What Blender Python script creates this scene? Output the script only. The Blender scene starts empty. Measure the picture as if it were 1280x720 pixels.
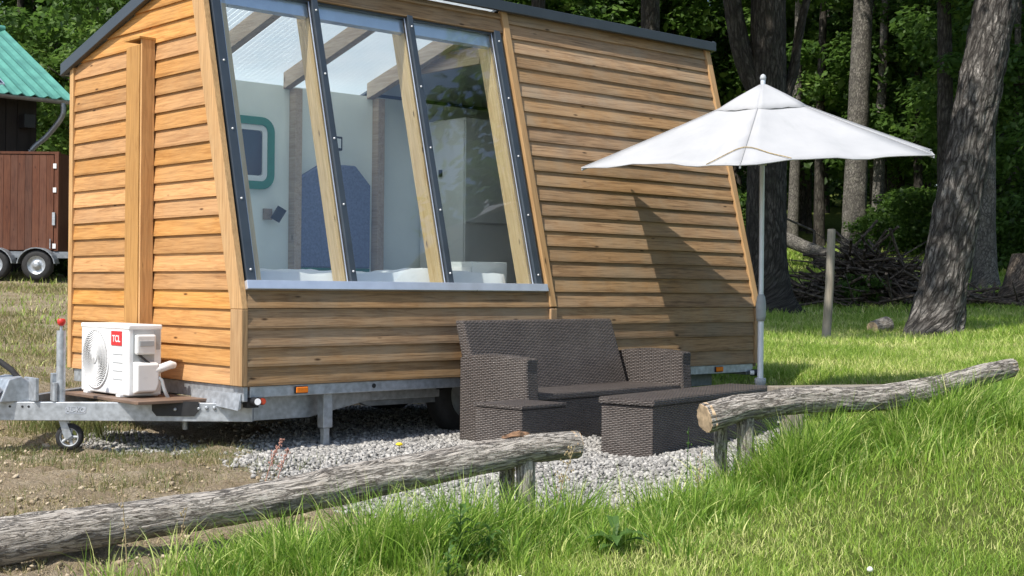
import bpy, math, random
import numpy as np
from mathutils import Matrix, Vector
random.seed(7); rng = np.random.default_rng(11)
scn = bpy.context.scene
COL = scn.collection
rad = math.radians
# ---------------------------------------------------------------- camera
CAM = np.array([-4.6498, -7.6364, 1.1268]); F = 1732.99; YAW = .7364; PITCH = .0013; ROLL = .0094
RT = np.array([math.cos(YAW), -math.sin(YAW), 0]); FH = np.array([math.sin(YAW), math.cos(YAW), 0]); ZZ = np.array([0, 0, 1.])
FW = FH * math.cos(PITCH) + ZZ * math.sin(PITCH); UP = ZZ * math.cos(PITCH) - FH * math.sin(PITCH)
cx = RT * math.cos(ROLL) + UP * math.sin(ROLL); cu = -RT * math.sin(ROLL) + UP * math.cos(ROLL)
cd = bpy.data.cameras.new('camera'); cam = bpy.data.objects.new('camera', cd); COL.objects.link(cam)
cd.sensor_width = 36; cd.lens = 36 * F / 1280; cd.clip_end = 900; cd.clip_start = .05
cam.matrix_world = Matrix(((cx[0], cu[0], -FW[0], CAM[0]), (cx[1], cu[1], -FW[1], CAM[1]), (cx[2], cu[2], -FW[2], CAM[2]), (0, 0, 0, 1)))
scn.camera = cam
# ---------------------------------------------------------------- sky, sun, exposure
SUN = Vector((-.573, -.075, .816)).normalized()          # towards the sun
w = bpy.data.worlds.new('World'); scn.world = w; w.use_nodes = True
wn = w.node_tree.nodes; wl = w.node_tree.links
sk = wn.new('ShaderNodeTexSky'); sk.sky_type = 'NISHITA'; sk.sun_disc = False
sk.sun_elevation = math.asin(SUN.z); sk.sun_rotation = math.atan2(SUN.x, SUN.y); sk.dust_density = 1.5
wl.new(sk.outputs[0], wn['Background'].inputs[0]); wn['Background'].inputs[1].default_value = .15
sd = bpy.data.lights.new('sun', 'SUN'); so = bpy.data.objects.new('sun', sd); COL.objects.link(so)
sd.energy = 4.4; sd.angle = rad(.53); sd.color = (1, .95, .87)
so.rotation_euler = SUN.to_track_quat('Z', 'Y').to_euler()
vs = scn.view_settings; vs.view_transform = 'Standard'; vs.look = 'None'; vs.exposure = .45; vs.gamma = 1
scn.cycles.use_denoising = True; scn.cycles.max_bounces = 10; scn.cycles.transparent_max_bounces = 24
scn.cycles.sample_clamp_indirect = 8

# ================================================================= helpers
def ray(x, y):
    a = x - 640; b = y - 360; c, s = math.cos(ROLL), math.sin(ROLL); a, b = a * c + b * s, -a * s + b * c
    return FW + RT * a / F - UP * b / F
def at_d(x, y, D): return CAM + ray(x, y) * D
def at_z(x, y, z): r = ray(x, y); return CAM + r * (z - CAM[2]) / r[2]
def W(u, v): return CAM[:2] + FH[:2] * u + RT[:2] * v
def uv_of(x, y):
    dx, dy = np.asarray(x) - CAM[0], np.asarray(y) - CAM[1]
    return dx * FH[0] + dy * FH[1], dx * RT[0] + dy * RT[1]
def _h(ix, iy, iz):
    n = (ix * 374761393 + iy * 668265263 + iz * 2147483647 + 1013904223) & 0xffffffff
    n = ((n ^ (n >> 13)) * 1274126177) & 0xffffffff
    return ((n ^ (n >> 16)) & 0xffff) / 65535.
def vn(x, y, z=0.):
    x, y, z = np.broadcast_arrays(np.asarray(x, float), np.asarray(y, float), np.asarray(z, float))
    ix, iy, iz = np.floor(x).astype(np.int64), np.floor(y).astype(np.int64), np.floor(z).astype(np.int64)
    fx, fy, fz = x - ix, y - iy, z - iz
    fx, fy, fz = [f * f * (3 - 2 * f) for f in (fx, fy, fz)]
    r = 0
    for a in (0, 1):
        for b in (0, 1):
            for c in (0, 1):
                r = r + _h(ix + a, iy + b, iz + c) * (fx if a else 1 - fx) * (fy if b else 1 - fy) * (fz if c else 1 - fz)
    return r
def fbm(x, y, z=0., o=3):
    s = 0; a = .5; t = 0
    for i in range(o):
        s = s + a * vn(np.asarray(x) * 2**i + 17 * i, np.asarray(y) * 2**i, np.asarray(z) * 2**i); t += a; a *= .5
    return s / t

class MB:
    def __init__(s): s.v = []; s.f = []; s.uv = {}; s.sm = set()
    def poly(s, pts):
        b = len(s.v); s.v += [tuple(map(float, p)) for p in pts]; s.f.append(tuple(range(b, b + len(pts)))); return s
    def box(s, x0, x1, y0, y1, z0, z1):
        b = len(s.v)
        s.v += [(x, y, z) for z in (z0, z1) for y in (y0, y1) for x in (x0, x1)]
        for q in ((0, 2, 3, 1), (4, 5, 7, 6), (0, 1, 5, 4), (2, 6, 7, 3), (0, 4, 6, 2), (1, 3, 7, 5)): s.f.append(tuple(b + i for i in q))
        return s
    def loft(s, A, B):                       # two same-count polygons joined into a closed solid (A then B outward)
        n = len(A); b = len(s.v); s.v += [tuple(map(float, p)) for p in A] + [tuple(map(float, p)) for p in B]
        s.f.append(tuple(b + i for i in reversed(range(n)))); s.f.append(tuple(b + n + i for i in range(n)))
        for i in range(n): j = (i + 1) % n; s.f.append((b + i, b + j, b + n + j, b + n + i))
        return s
    def tube(s, P, r, n=12, caps=True, disp=None, smooth=True):
        P = [np.array(p, float) for p in P]; m = len(P)
        r = [r] * m if np.isscalar(r) else list(r)
        b = len(s.v); fb = len(s.f); up = None; L = 0
        for i in range(m):
            t = P[min(i + 1, m - 1)] - P[max(i - 1, 0)]; t = t / (np.linalg.norm(t) + 1e-12)
            if up is None:
                a = np.array([0, 0, 1.]) if abs(t[2]) < .9 else np.array([1., 0, 0]); up = a - t * (a @ t)
            else: up = up - t * (up @ t)
            up /= np.linalg.norm(up); sd_ = np.cross(t, up)
            if i: L += np.linalg.norm(P[i] - P[i - 1])
            th = np.arange(n + 1) * 2 * math.pi / n
            rr = np.full(n + 1, r[i])
            if disp is not None: rr = rr + disp(th, L, r[i]); rr[-1] = rr[0]
            Q = P[i] + np.outer(np.cos(th) * rr, up) + np.outer(np.sin(th) * rr, sd_)
            for k in range(n + 1):
                s.uv[len(s.v)] = (k / n * 2 * math.pi * max(r[i], r[0] * .5), L); s.v.append(tuple(Q[k]))
        for i in range(m - 1):
            for k in range(n):
                a = b + i * (n + 1) + k; s.f.append((a, a + n + 1, a + n + 2, a + 1))
        if smooth: s.sm.update(range(fb, len(s.f)))
        if caps:
            s.poly([s.v[b + k] for k in range(n)]); s.poly([s.v[b + (m - 1) * (n + 1) + k] for k in reversed(range(n))])
        return s
    def lathe(s, prof, n=24, c=(0, 0, 0), ax='z', caps=True):
        b = len(s.v); fb = len(s.f)
        for (r, h) in prof:
            for k in range(n):
                t = 2 * math.pi * k / n; x, y = r * math.cos(t), r * math.sin(t)
                p = (x, y, h) if ax == 'z' else ((h, x, y) if ax == 'x' else (x, h, -y))
                s.v.append((p[0] + c[0], p[1] + c[1], p[2] + c[2]))
        for i in range(len(prof) - 1):
            for k in range(n):
                k2 = (k + 1) % n; s.f.append((b + i * n + k, b + i * n + k2, b + (i + 1) * n + k2, b + (i + 1) * n + k))
        s.sm.update(range(fb, len(s.f)))
        if not caps: return s
        s.f.append(tuple(b + k for k in reversed(range(n)))); s.f.append(tuple(b + (len(prof) - 1) * n + k for k in range(n)))
        return s
    def mesh(s, name, mat):
        me = bpy.data.meshes.new(name); me.from_pydata(s.v, [], s.f); me.update()
        uvl = me.uv_layers.new(name='UVMap').data
        for p in me.polygons:
            if p.index in s.sm: p.use_smooth = True
            nx, ny, nz = abs(p.normal.x), abs(p.normal.y), abs(p.normal.z)
            for li in p.loop_indices:
                vi = me.loops[li].vertex_index
                if vi in s.uv: uvl[li].uv = s.uv[vi]
                else:
                    x, y, z = me.vertices[vi].co
                    uvl[li].uv = (y, z) if nx > max(ny, nz) else ((x, z) if ny >= nz else (x, y))
        if mat: me.materials.append(mat)
        return me
    def build(s, name, mat, parent=None, bevel=0, loc=None, rot=None):
        o = bpy.data.objects.new(name, s.mesh(name, mat)); COL.objects.link(o)
        if parent: o.parent = parent
        if loc: o.location = loc
        if rot: o.rotation_euler = rot
        if bevel:
            m = o.modifiers.new('bevel', 'BEVEL'); m.width = bevel; m.segments = 2; m.limit_method = 'ANGLE'
        return o
def tag(o, label=None, cat=None, group=None, kind=None):
    for k, v in (('label', label), ('category', cat), ('group', group), ('kind', kind)):
        if v: o[k] = v
    return o
def thing(name, label, cat, loc=(0, 0, 0), rz=0, group=None):
    o = bpy.data.objects.new(name, None); COL.objects.link(o); o.location = loc; o.rotation_euler = (0, 0, rz); o.empty_display_size = .1
    return tag(o, label, cat, group)
def inst(name, me, parent=None, mw=None):
    o = bpy.data.objects.new(name, me); COL.objects.link(o)
    if parent: o.parent = parent
    if mw is not None: o.matrix_basis = mw
    return o
def npmesh(name, V, faces, mat, attrs=None, smooth=False):
    """V (n,3); faces list of (m,k) int arrays"""
    me = bpy.data.meshes.new(name); V = np.ascontiguousarray(V, np.float32)
    me.vertices.add(len(V)); me.vertices.foreach_set('co', V.ravel())
    loops = np.concatenate([f.ravel() for f in faces]).astype(np.int32)
    cnt = np.concatenate([np.full(len(f), f.shape[1], np.int32) for f in faces])
    st = np.concatenate([[0], np.cumsum(cnt)[:-1]]).astype(np.int32)
    me.loops.add(len(loops)); me.loops.foreach_set('vertex_index', loops)
    me.polygons.add(len(cnt)); me.polygons.foreach_set('loop_start', st)
    if smooth: me.polygons.foreach_set('use_smooth', np.ones(len(cnt), bool))
    for k, a in (attrs or {}).items():
        at = me.attributes.new(k, 'FLOAT', 'POINT'); at.data.foreach_set('value', np.ascontiguousarray(a, np.float32))
    me.update(calc_edges=True); me.validate()
    if mat: me.materials.append(mat)
    return me
def text(name, body, size, mat, parent, mw, ext=.0015):
    c = bpy.data.curves.new(name, 'FONT'); c.body = body; c.size = size; c.extrude = ext; c.align_x = 'CENTER'; c.align_y = 'CENTER'
    c.offset = size * .018; t = bpy.data.objects.new(name, c); COL.objects.link(t); bpy.context.view_layer.update()
    me = bpy.data.meshes.new_from_object(t.evaluated_get(bpy.context.evaluated_depsgraph_get())); bpy.data.objects.remove(t)
    me.materials.clear(); me.materials.append(mat); return inst(name, me, parent, mw)

# ================================================================= materials
def newmat(name):
    m = bpy.data.materials.new(name); m.use_nodes = True; nt = m.node_tree; return m, nt, nt.nodes['Principled BSDF']
class N:
    def __init__(s, nt): s.nt = nt
    def __call__(s, t, **kw):
        n = s.nt.nodes.new('ShaderNode' + t)
        for k, v in kw.items():
            if k.startswith('_'): setattr(n, k[1:], v)
            else:
                key = int(k[1:]) if k[0] == 'i' and k[1:].isdigit() else k.replace('__', ' ')
                if isinstance(v, bpy.types.NodeSocket): s.nt.links.new(v, n.inputs[key])
                else: n.inputs[key].default_value = v
        return n
    def ln(s, a, b): s.nt.links.new(a, b)
    def ramp(s, fac, stops, interp='LINEAR'):
        n = s.nt.nodes.new('ShaderNodeValToRGB'); e = n.color_ramp.elements; n.color_ramp.interpolation = interp
        while len(e) < len(stops): e.new(.5)
        for q, (p, c) in zip(e, stops): q.position = p; q.color = (*c, 1) if len(c) == 3 else c
        s.nt.links.new(fac, n.inputs[0]); return n.outputs[0]
    def mix(s, f, a, b, bt='MIX'):
        n = s.nt.nodes.new('ShaderNodeMix'); n.data_type = 'RGBA'; n.blend_type = bt; n.clamp_factor = True
        for i, v in ((0, f), (6, a), (7, b)):
            if isinstance(v, bpy.types.NodeSocket): s.nt.links.new(v, n.inputs[i])
            else: n.inputs[i].default_value = (*v, 1) if isinstance(v, tuple) and len(v) == 3 else v
        return n.outputs[2]
    def math(s, op, a, b=0.):
        n = s.nt.nodes.new('ShaderNodeMath'); n.operation = op
        for i, v in ((0, a), (1, b)):
            if isinstance(v, bpy.types.NodeSocket): s.nt.links.new(v, n.inputs[i])
            else: n.inputs[i].default_value = v
        return n.outputs[0]
    def bump(s, h, strength=.3, dist=.01):
        return s('Bump', Height=h, Strength=strength, Distance=dist).outputs[0]
def simple(name, col, rough=.5, metal=0., var=.08, scale=30., bump=0., spec=.5, dist=.004):
    m, nt, b = newmat(name); n = N(nt)
    tc = n('TexCoord'); no = n('TexNoise', Vector=tc.outputs['Object'], Scale=scale, Detail=4.)
    dk = tuple(c * (1 - var * 2) for c in col); lt = tuple(min(1, c * (1 + var)) for c in col)
    n.ln(n.ramp(no.outputs[0], [(.3, dk), (.7, lt)]), b.inputs['Base Color'])
    b.inputs['Metallic'].default_value = metal; b.inputs['Specular IOR Level'].default_value = spec
    n.ln(n.math('MULTIPLY_ADD', no.outputs[0], .2), b.inputs['Roughness']); b.inputs['Roughness'].links[0].from_node.inputs[2].default_value = rough - .1
    if bump: n.ln(n.bump(no.outputs[0], bump, dist), b.inputs['Normal'])
    return m
def wood(name, a, bcol, grey, gamt=.35, rough=.7, dirt=.35, grain=1.0, ax=0):
    """boards: local x along the board"""
    m, nt, b = newmat(name); n = N(nt)
    sw_ = lambda q: (q[0], q[1], q[2]) if ax == 0 else ((q[1], q[1], q[0]) if ax == 2 else (q[1], q[0], q[1]))
    tc = n('TexCoord'); oi = n('ObjectInfo')
    off = n('CombineXYZ', X=n.math('MULTIPLY', oi.outputs['Random'], 37.), Y=n.math('MULTIPLY', oi.outputs['Random'], 91.), Z=n.math('MULTIPLY', oi.outputs['Random'], 53.))
    p = n('VectorMath', i0=tc.outputs['Object'], i1=off.outputs[0]).outputs[0]
    mp = n('Mapping', Vector=p); mp.inputs['Scale'].default_value = sw_((1.3, 16, 16))
    wv = n('TexNoise', Vector=mp.outputs[0], Scale=2.2, Detail=6., Roughness=.6, Distortion=1.2)
    mf = n('Mapping', Vector=p); mf.inputs['Scale'].default_value = sw_((3., 110, 110))
    fine = n('TexNoise', Vector=mf.outputs[0], Scale=1.5, Detail=3.)
    c = n.ramp(wv.outputs[0], [(.28, bcol), (.5, a), (.72, tuple(min(1, x * 1.18) for x in a))])
    c = n.mix(n.math('MULTIPLY', n.ramp(fine.outputs[0], [(.35, (0, 0, 0)), (.7, (1, 1, 1))]), .6 * grain), c, bcol)
    # weathering blotches
    big = n('TexNoise', Vector=p, Scale=2.4, Detail=5., Roughness=.65)
    c = n.mix(n.math('MULTIPLY', n.ramp(big.outputs[0], [(.42, (0, 0, 0)), (.68, (1, 1, 1))]), gamt), c, grey)
    # knots
    mk = n('Mapping', Vector=p); mk.inputs['Scale'].default_value = (2.6, 1, 9) if ax == 0 else (9, 9, 2.6)
    vk = n('TexVoronoi', Vector=mk.outputs[0], Scale=1.)
    c = n.mix(n.ramp(vk.outputs['Distance'], [(.035, (1, 1, 1)), (.09, (0, 0, 0))]), c, tuple(x * .3 for x in bcol))
    # dirt streaks along the grain
    md = n('Mapping', Vector=p); md.inputs['Scale'].default_value = sw_((.9, 30, 30))
    dn = n('TexNoise', Vector=md.outputs[0], Scale=2., Detail=7., Roughness=.7)
    c = n.mix(n.math('MULTIPLY', n.ramp(dn.outputs[0], [(.52, (0, 0, 0)), (.7, (1, 1, 1))]), dirt), c, tuple(x * .35 for x in bcol))
    if ax == 0:                                          # nail heads every 0.6 m near the lower edge
        sp_ = n('SeparateXYZ', Vector=tc.outputs['Object'])
        fx = n.math('MULTIPLY', n.math('SUBTRACT', n.math('FRACT', n.math('ADD', n.math('DIVIDE', sp_.outputs[0], .61), n.math('MULTIPLY', oi.outputs['Random'], .06))), .5), .61)
        fz = n.math('SUBTRACT', sp_.outputs[2], n.math('MULTIPLY_ADD', oi.outputs['Random'], .012)); fz.node.inputs[1].default_value = .036
        dd = n.math('SQRT', n.math('ADD', n.math('MULTIPLY', fx, fx), n.math('MULTIPLY', fz, fz)))
        c = n.mix(n.ramp(dd, [(.004, (.8, .8, .8)), (.0085, (0, 0, 0))]), c, (.07, .045, .03))
    hv = n('HueSaturation', Color=c, Value=n.math('MULTIPLY_ADD', oi.outputs['Random'], .36), Saturation=n.math('MULTIPLY_ADD', n.math('FRACT', n.math('MULTIPLY', oi.outputs['Random'], 7.3)), .16)); hv.inputs['Value'].links[0].from_node.inputs[2].default_value = .82; hv.inputs['Saturation'].links[0].from_node.inputs[2].default_value = .96
    n.ln(hv.outputs[0], b.inputs['Base Color']); b.inputs['Roughness'].default_value = rough; b.inputs['Specular IOR Level'].default_value = .3
    n.ln(n.bump(n.math('ADD', wv.outputs[0], fine.outputs[0]), .35, .004), b.inputs['Normal'])
    return m
def bark(name, dark, light, sx=30., sy=8., str_=.9, dist=.03, lichen=(.33, .33, .28), la=.3):
    """cracked bark; sx / sy = furrows per metre round and along the stem"""
    m, nt, b = newmat(name); n = N(nt)
    tc = n('TexCoord'); mp = n('Mapping', Vector=tc.outputs['UV']); mp.inputs['Scale'].default_value = (sx, sy, 1)
    lo = n('TexNoise', Vector=mp.outputs[0], Scale=.35, Detail=3., Roughness=.6)
    hi = n('TexNoise', Vector=mp.outputs[0], Scale=2.2, Detail=8., Roughness=.72)
    ds = n('VectorMath', _operation='MULTIPLY_ADD', i0=lo.outputs['Color'], i1=(3.2, 2.6, 0), i2=mp.outputs[0])
    d2 = n('VectorMath', _operation='MULTIPLY_ADD', i0=hi.outputs['Color'], i1=(.9, .7, 0), i2=ds.outputs[0])
    vo = n('TexVoronoi', Vector=d2.outputs[0], Scale=.8, _feature='DISTANCE_TO_EDGE')
    v2 = n('TexVoronoi', Vector=d2.outputs[0], Scale=2.3, _feature='DISTANCE_TO_EDGE')
    c1 = n.ramp(vo.outputs['Distance'], [(.0, (0, 0, 0)), (.22, (1, 1, 1))]); c2 = n.ramp(v2.outputs['Distance'], [(.0, (.45, .45, .45)), (.12, (1, 1, 1))])
    h = n.math('MULTIPLY', n.math('MULTIPLY', c1, c2), n.math('ADD', hi.outputs[0], .35))
    c = n.ramp(h, [(.05, dark), (.45, tuple((x + y) / 2 for x, y in zip(dark, light))), (.78, light), (1., tuple(min(1, x * 1.3) for x in light))])
    big = n('TexNoise', Vector=tc.outputs['UV'], Scale=4.5, Detail=6., Roughness=.65)
    c = n.mix(n.math('MULTIPLY', n.ramp(big.outputs[0], [(.48, (0, 0, 0)), (.66, (1, 1, 1))]), la), c, lichen)
    sm_ = n('TexNoise', Vector=tc.outputs['UV'], Scale=2., Detail=4.)
    c = n.mix(n.math('MULTIPLY', n.ramp(sm_.outputs[0], [(.4, (1, 1, 1)), (.6, (0, 0, 0))]), .45), c, dark)
    n.ln(c, b.inputs['Base Color']); b.inputs['Roughness'].default_value = .93; b.inputs['Specular IOR Level'].default_value = .15
    n.ln(n.bump(h, str_, dist), b.inputs['Normal']); return m
def logbark(name, dark, mid, light):
    m, nt, b = newmat(name); n = N(nt); tc = n('TexCoord')
    mp = n('Mapping', Vector=tc.outputs['UV']); mp.inputs['Scale'].default_value = (44, 4.5, 1)
    a = n('TexNoise', Vector=mp.outputs[0], Scale=1., Detail=9., Roughness=.68, Distortion=1.4)
    mq = n('Mapping', Vector=tc.outputs['UV']); mq.inputs['Scale'].default_value = (95, 16, 1)
    f = n('TexNoise', Vector=mq.outputs[0], Scale=1., Detail=6., Roughness=.7, Distortion=.8)
    fiss = n.math('ABSOLUTE', n.math('SUBTRACT', a.outputs[0], .5)); cr = n.ramp(fiss, [(.0, (0, 0, 0)), (.035, (1, 1, 1))])
    h = n.math('MULTIPLY', cr, n.math('ADD', f.outputs[0], .4))
    c = n.ramp(f.outputs[0], [(.24, dark), (.42, mid), (.70, light)])
    c = n.mix(n.math('SUBTRACT', 1., cr), c, dark)
    pt_ = n('TexNoise', Vector=tc.outputs['UV'], Scale=6., Detail=6., Roughness=.7)
    c = n.mix(n.math('MULTIPLY', n.ramp(pt_.outputs[0], [(.46, (0, 0, 0)), (.62, (1, 1, 1))]), .4), c, light)
    c = n.mix(n.math('MULTIPLY', n.ramp(pt_.outputs[0], [(.34, (1, 1, 1)), (.46, (0, 0, 0))]), .4), c, tuple(x * .6 for x in mid))
    n.ln(c, b.inputs['Base Color']); b.inputs['Roughness'].default_value = .92; b.inputs['Specular IOR Level'].default_value = .15
    n.ln(n.bump(h, .9, .018), b.inputs['Normal']); return m
def leafmat(name, a, bcol, c3, trans=.4, attr='rnd'):
    m, nt, b = newmat(name); n = N(nt)
    at = n('Attribute', _attribute_name=attr); oi = n('ObjectInfo')
    c = n.ramp(at.outputs['Fac'], [(0., a), (.55, bcol), (.9, c3), (1., tuple(x * 1.15 for x in c3))])
    n.ln(c, b.inputs['Base Color']); b.inputs['Roughness'].default_value = .5; b.inputs['Specular IOR Level'].default_value = .35
    tr = n('BsdfTranslucent', Color=n.mix(.5, c, tuple(min(1, x * 1.5) for x in bcol)))
    mx = n('MixShader', i0=trans); n.ln(b.outputs[0], mx.inputs[1]); n.ln(tr.outputs[0], mx.inputs[2])
    n.ln(mx.outputs[0], nt.nodes['Material Output'].inputs[0]); return m
def wicker(name):
    m, nt, b = newmat(name); n = N(nt)
    tc = n('TexCoord'); no0 = n('TexNoise', Vector=tc.outputs['UV'], Scale=9., Detail=3.)
    jit = n('VectorMath', _operation='MULTIPLY_ADD', i0=no0.outputs['Color'], i1=(.012, .008, 0), i2=tc.outputs['UV'])
    br = n('TexBrick', Vector=jit.outputs[0], Scale=1.); br.offset = .5; br.inputs['Brick Width'].default_value = .042; br.inputs['Row Height'].default_value = .0112
    br.inputs['Mortar Size'].default_value = .0022; br.inputs['Mortar Smooth'].default_value = .8; br.inputs['Bias'].default_value = 0
    br.inputs['Color1'].default_value = (.098, .080, .072, 1); br.inputs['Color2'].default_value = (.056, .047, .043, 1); br.inputs['Mortar'].default_value = (.012, .010, .010, 1)
    # the strand bulges along its length (over / under)
    sx = n('SeparateXYZ', Vector=jit.outputs[0])
    row = n.math('FLOOR', n.math('DIVIDE', sx.outputs[1], .0112))
    ph = n.math('ADD', n.math('DIVIDE', sx.outputs[0], .042), n.math('MULTIPLY', row, .5))
    bul = n.math('ABSOLUTE', n.math('SINE', n.math('MULTIPLY', ph, math.pi)))
    rr = n.math('ABSOLUTE', n.math('SINE', n.math('MULTIPLY', n.math('DIVIDE', sx.outputs[1], .0112), math.pi)))
    h = n.math('MULTIPLY', bul, rr)
    dust = n('TexNoise', Vector=tc.outputs['Object'], Scale=3., Detail=6., Roughness=.7)
    c = n.mix(n.math('MULTIPLY', n.math('POWER', h, 2.), .55), br.outputs[0], (.20, .167, .147))  # strand crowns painted lighter: glints put into the colour
    c = n.mix(n.math('MULTIPLY', n.ramp(dust.outputs[0], [(.45, (0, 0, 0)), (.75, (1, 1, 1))]), .3), c, (.22, .195, .175))
    n.ln(c, b.inputs['Base Color']); b.inputs['Roughness'].default_value = .42; b.inputs['Specular IOR Level'].default_value = .5
    n.ln(n.bump(h, .9, .012), b.inputs['Normal']); return m
def ground_mat():
    m, nt, b = newmat('ground_soil'); n = N(nt)
    tc = n('TexCoord'); P = tc.outputs['Object']
    lawn = n('Attribute', _attribute_name='lawn').outputs['Fac']; grav = n('Attribute', _attribute_name='gravel').outputs['Fac']
    n1 = n('TexNoise', Vector=P, Scale=2.3, Detail=8., Roughness=.65); n2 = n('TexNoise', Vector=P, Scale=28., Detail=6., Roughness=.7)
    vo = n('TexVoronoi', Vector=P, Scale=34.)
    soil = n.ramp(n1.outputs[0], [(.3, (.30, .225, .14)), (.5, (.48, .39, .27)), (.72, (.60, .52, .38))])
    soil = n.mix(n.math('MULTIPLY', n.ramp(n2.outputs[0], [(.38, (0, 0, 0)), (.62, (1, 1, 1))]), .8), soil, (.29, .225, .145))
    gr = n.ramp(vo.outputs['Color'], [(.1, (.27, .26, .245)), (.9, (.52, .50, .47))])
    tuft = n('TexNoise', Vector=P, Scale=9., Detail=6., Roughness=.75)
    law = n.ramp(tuft.outputs[0], [(.3, (.075, .10, .02)), (.55, (.15, .19, .045)), (.75, (.29, .29, .11))])
    c = n.mix(lawn, soil, law); c = n.mix(grav, c, gr)
    n.ln(c, b.inputs['Base Color']); b.inputs['Roughness'].default_value = .95; b.inputs['Specular IOR Level'].default_value = .1
    n3 = n('TexNoise', Vector=P, Scale=75., Detail=5., Roughness=.7); hh = n.math('ADD', n.math('ADD', n2.outputs[0], n.math('MULTIPLY', n1.outputs[0], 2.)), n.math('MULTIPLY', n3.outputs[0], .45)); n.ln(n.bump(hh, 1., .07), b.inputs['Normal']); return m

M = {}
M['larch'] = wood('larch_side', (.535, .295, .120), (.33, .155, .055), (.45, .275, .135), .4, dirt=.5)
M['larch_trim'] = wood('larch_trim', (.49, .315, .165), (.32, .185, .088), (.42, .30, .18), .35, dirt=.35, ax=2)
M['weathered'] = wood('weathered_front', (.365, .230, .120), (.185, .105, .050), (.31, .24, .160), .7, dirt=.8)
M['duct_wood'] = wood('duct_wood', (.54, .305, .115), (.36, .18, .062), (.47, .28, .125), .2, dirt=.25, ax=2)
M['spruce'] = wood('spruce', (.66, .50, .30), (.50, .33, .16), (.60, .48, .31), .2, dirt=.1, ax=2)
M['grey_rafter'] = wood('rafter', (.42, .33, .24), (.28, .20, .13), (.36, .31, .26), .4, dirt=.2, ax=1)
M['black_wood'] = wood('black_wood', (.030, .023, .020), (.014, .011, .010), (.04, .034, .03), .3, dirt=.2, ax=2)
M['brown_wood'] = wood('brown_wood', (.135, .055, .032), (.06, .022, .014), (.15, .075, .05), .35, dirt=.4, ax=2)
M['grey_post'] = wood('grey_post', (.27, .235, .19), (.15, .125, .095), (.30, .28, .245), .5, dirt=.5, ax=2)
M['ply'] = simple('brown_ply', (.17, .11, .075), .6, var=.12, scale=8)
M['slate'] = simple('slate_metal', (.040, .052, .066), .38, .0, .1, 6, spec=.6)
M['fascia'] = simple('fascia_metal', (.042, .052, .064), .42, 0., .08, 5, spec=.6)
M['galv'] = simple('galvanised', (.46, .49, .52), .42, .55, .14, 26, .05)
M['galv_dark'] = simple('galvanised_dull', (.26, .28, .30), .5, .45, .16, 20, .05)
M['alu'] = simple('aluminium', (.66, .70, .78), .32, .6, .04, 10)
M['white_paint'] = simple('white_paint', (.80, .80, .79), .35, 0, .02, 6)
M['white_plastic'] = simple('white_plastic', (.74, .74, .72), .3, 0, .02, 12)
M['grey_plastic'] = simple('grey_plastic', (.38, .40, .41), .45, 0, .05, 12)
M['vent_grey'] = simple('vent_grey', (.035, .036, .038), .6, 0, .1, 30)
M['black'] = simple('black_plastic', (.018, .018, .019), .5, 0, .2, 20)
M['rubber'] = simple('rubber', (.022, .022, .023), .75, 0, .25, 25, .2)
M['red'] = simple('red_badge', (.62, .025, .03), .35, 0, .05, 9)
M['red_knob'] = simple('red_knob', (.55, .03, .02), .35, 0, .1, 40)
M['orange'] = simple('amber_lens', (.85, .22, .02), .2, 0, .08, 90)
M['red_lens'] = simple('red_lens', (.45, .06, .03), .2, 0, .1, 60)
M['lens'] = simple('white_lens', (.85, .85, .85), .15, 0, .02, 30)
M['inner_wall'] = simple('inner_wall', (.76, .80, .75), .6, 0, .03, 3)
M['inner_white'] = simple('inner_white', (.72, .74, .73), .45, 0, .02, 3)
M['inner_grey'] = simple('inner_grey', (.42, .44, .45), .6, 0, .05, 3)
M['green_frame'] = simple('green_frame', (.03, .22, .15), .4, 0, .06, 14)
M['headboard'] = simple('blue_felt', (.155, .19, .30), .95, 0, .12, 60, .2)
M['linen'] = simple('linen', (.78, .80, .82), .8, 0, .03, 8, .2, dist=.02)
M['dark_glass'] = simple('dark_glass', (.02, .03, .05), .08, 0, .1, 3)
M['roof_green'] = simple('green_roof', (.085, .27, .215), .35, 0, .12, 2.5)
M['solar'] = simple('solar_cell', (.012, .016, .03), .15, 0, .2, 3)
M['gutter'] = simple('zinc_gutter', (.30, .32, .34), .4, .5, .1, 9)
M['wicker'] = wicker('dark_wicker')
M['concrete'] = simple('concrete', (.40, .39, .37), .9, 0, .14, 14, .4, dist=.01)
M['pole'] = simple('pole_paint', (.62, .66, .72), .35, .25, .05, 14)
M['pole_grey'] = simple('pole_collar', (.33, .35, .36), .5, 0, .08, 14)
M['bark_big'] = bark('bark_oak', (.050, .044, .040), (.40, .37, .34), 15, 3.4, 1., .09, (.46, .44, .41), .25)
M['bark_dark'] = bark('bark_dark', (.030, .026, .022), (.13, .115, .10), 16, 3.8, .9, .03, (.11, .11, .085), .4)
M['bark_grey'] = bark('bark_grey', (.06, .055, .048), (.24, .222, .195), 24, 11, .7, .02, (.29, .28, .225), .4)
M['bark_log'] = logbark('bark_log', (.11, .09, .073), (.35, .312, .268), (.55, .515, .46))
M['bark_stick'] = bark('bark_stick', (.04, .032, .026), (.20, .16, .125), 30, 9, .5, .01, (.17, .15, .13), .3)
M['cut_wood'] = simple('cut_wood', (.44, .32, .20), .85, 0, .25, 34, .3)
M['rot'] = simple('rotten_wood', (.22, .125, .07), .9, 0, .35, 40, .6, dist=.02)
M['leaf'] = leafmat('leaf', (.034, .066, .014), (.075, .145, .026), (.16, .25, .045), .5)
M['leaf_light'] = leafmat('leaf_light', (.046, .098, .018), (.100, .185, .034), (.20, .30, .06), .5)
M['grass'] = leafmat('grass', (.135, .250, .024), (.345, .470, .075), (.70, .68, .29), .34)
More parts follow.
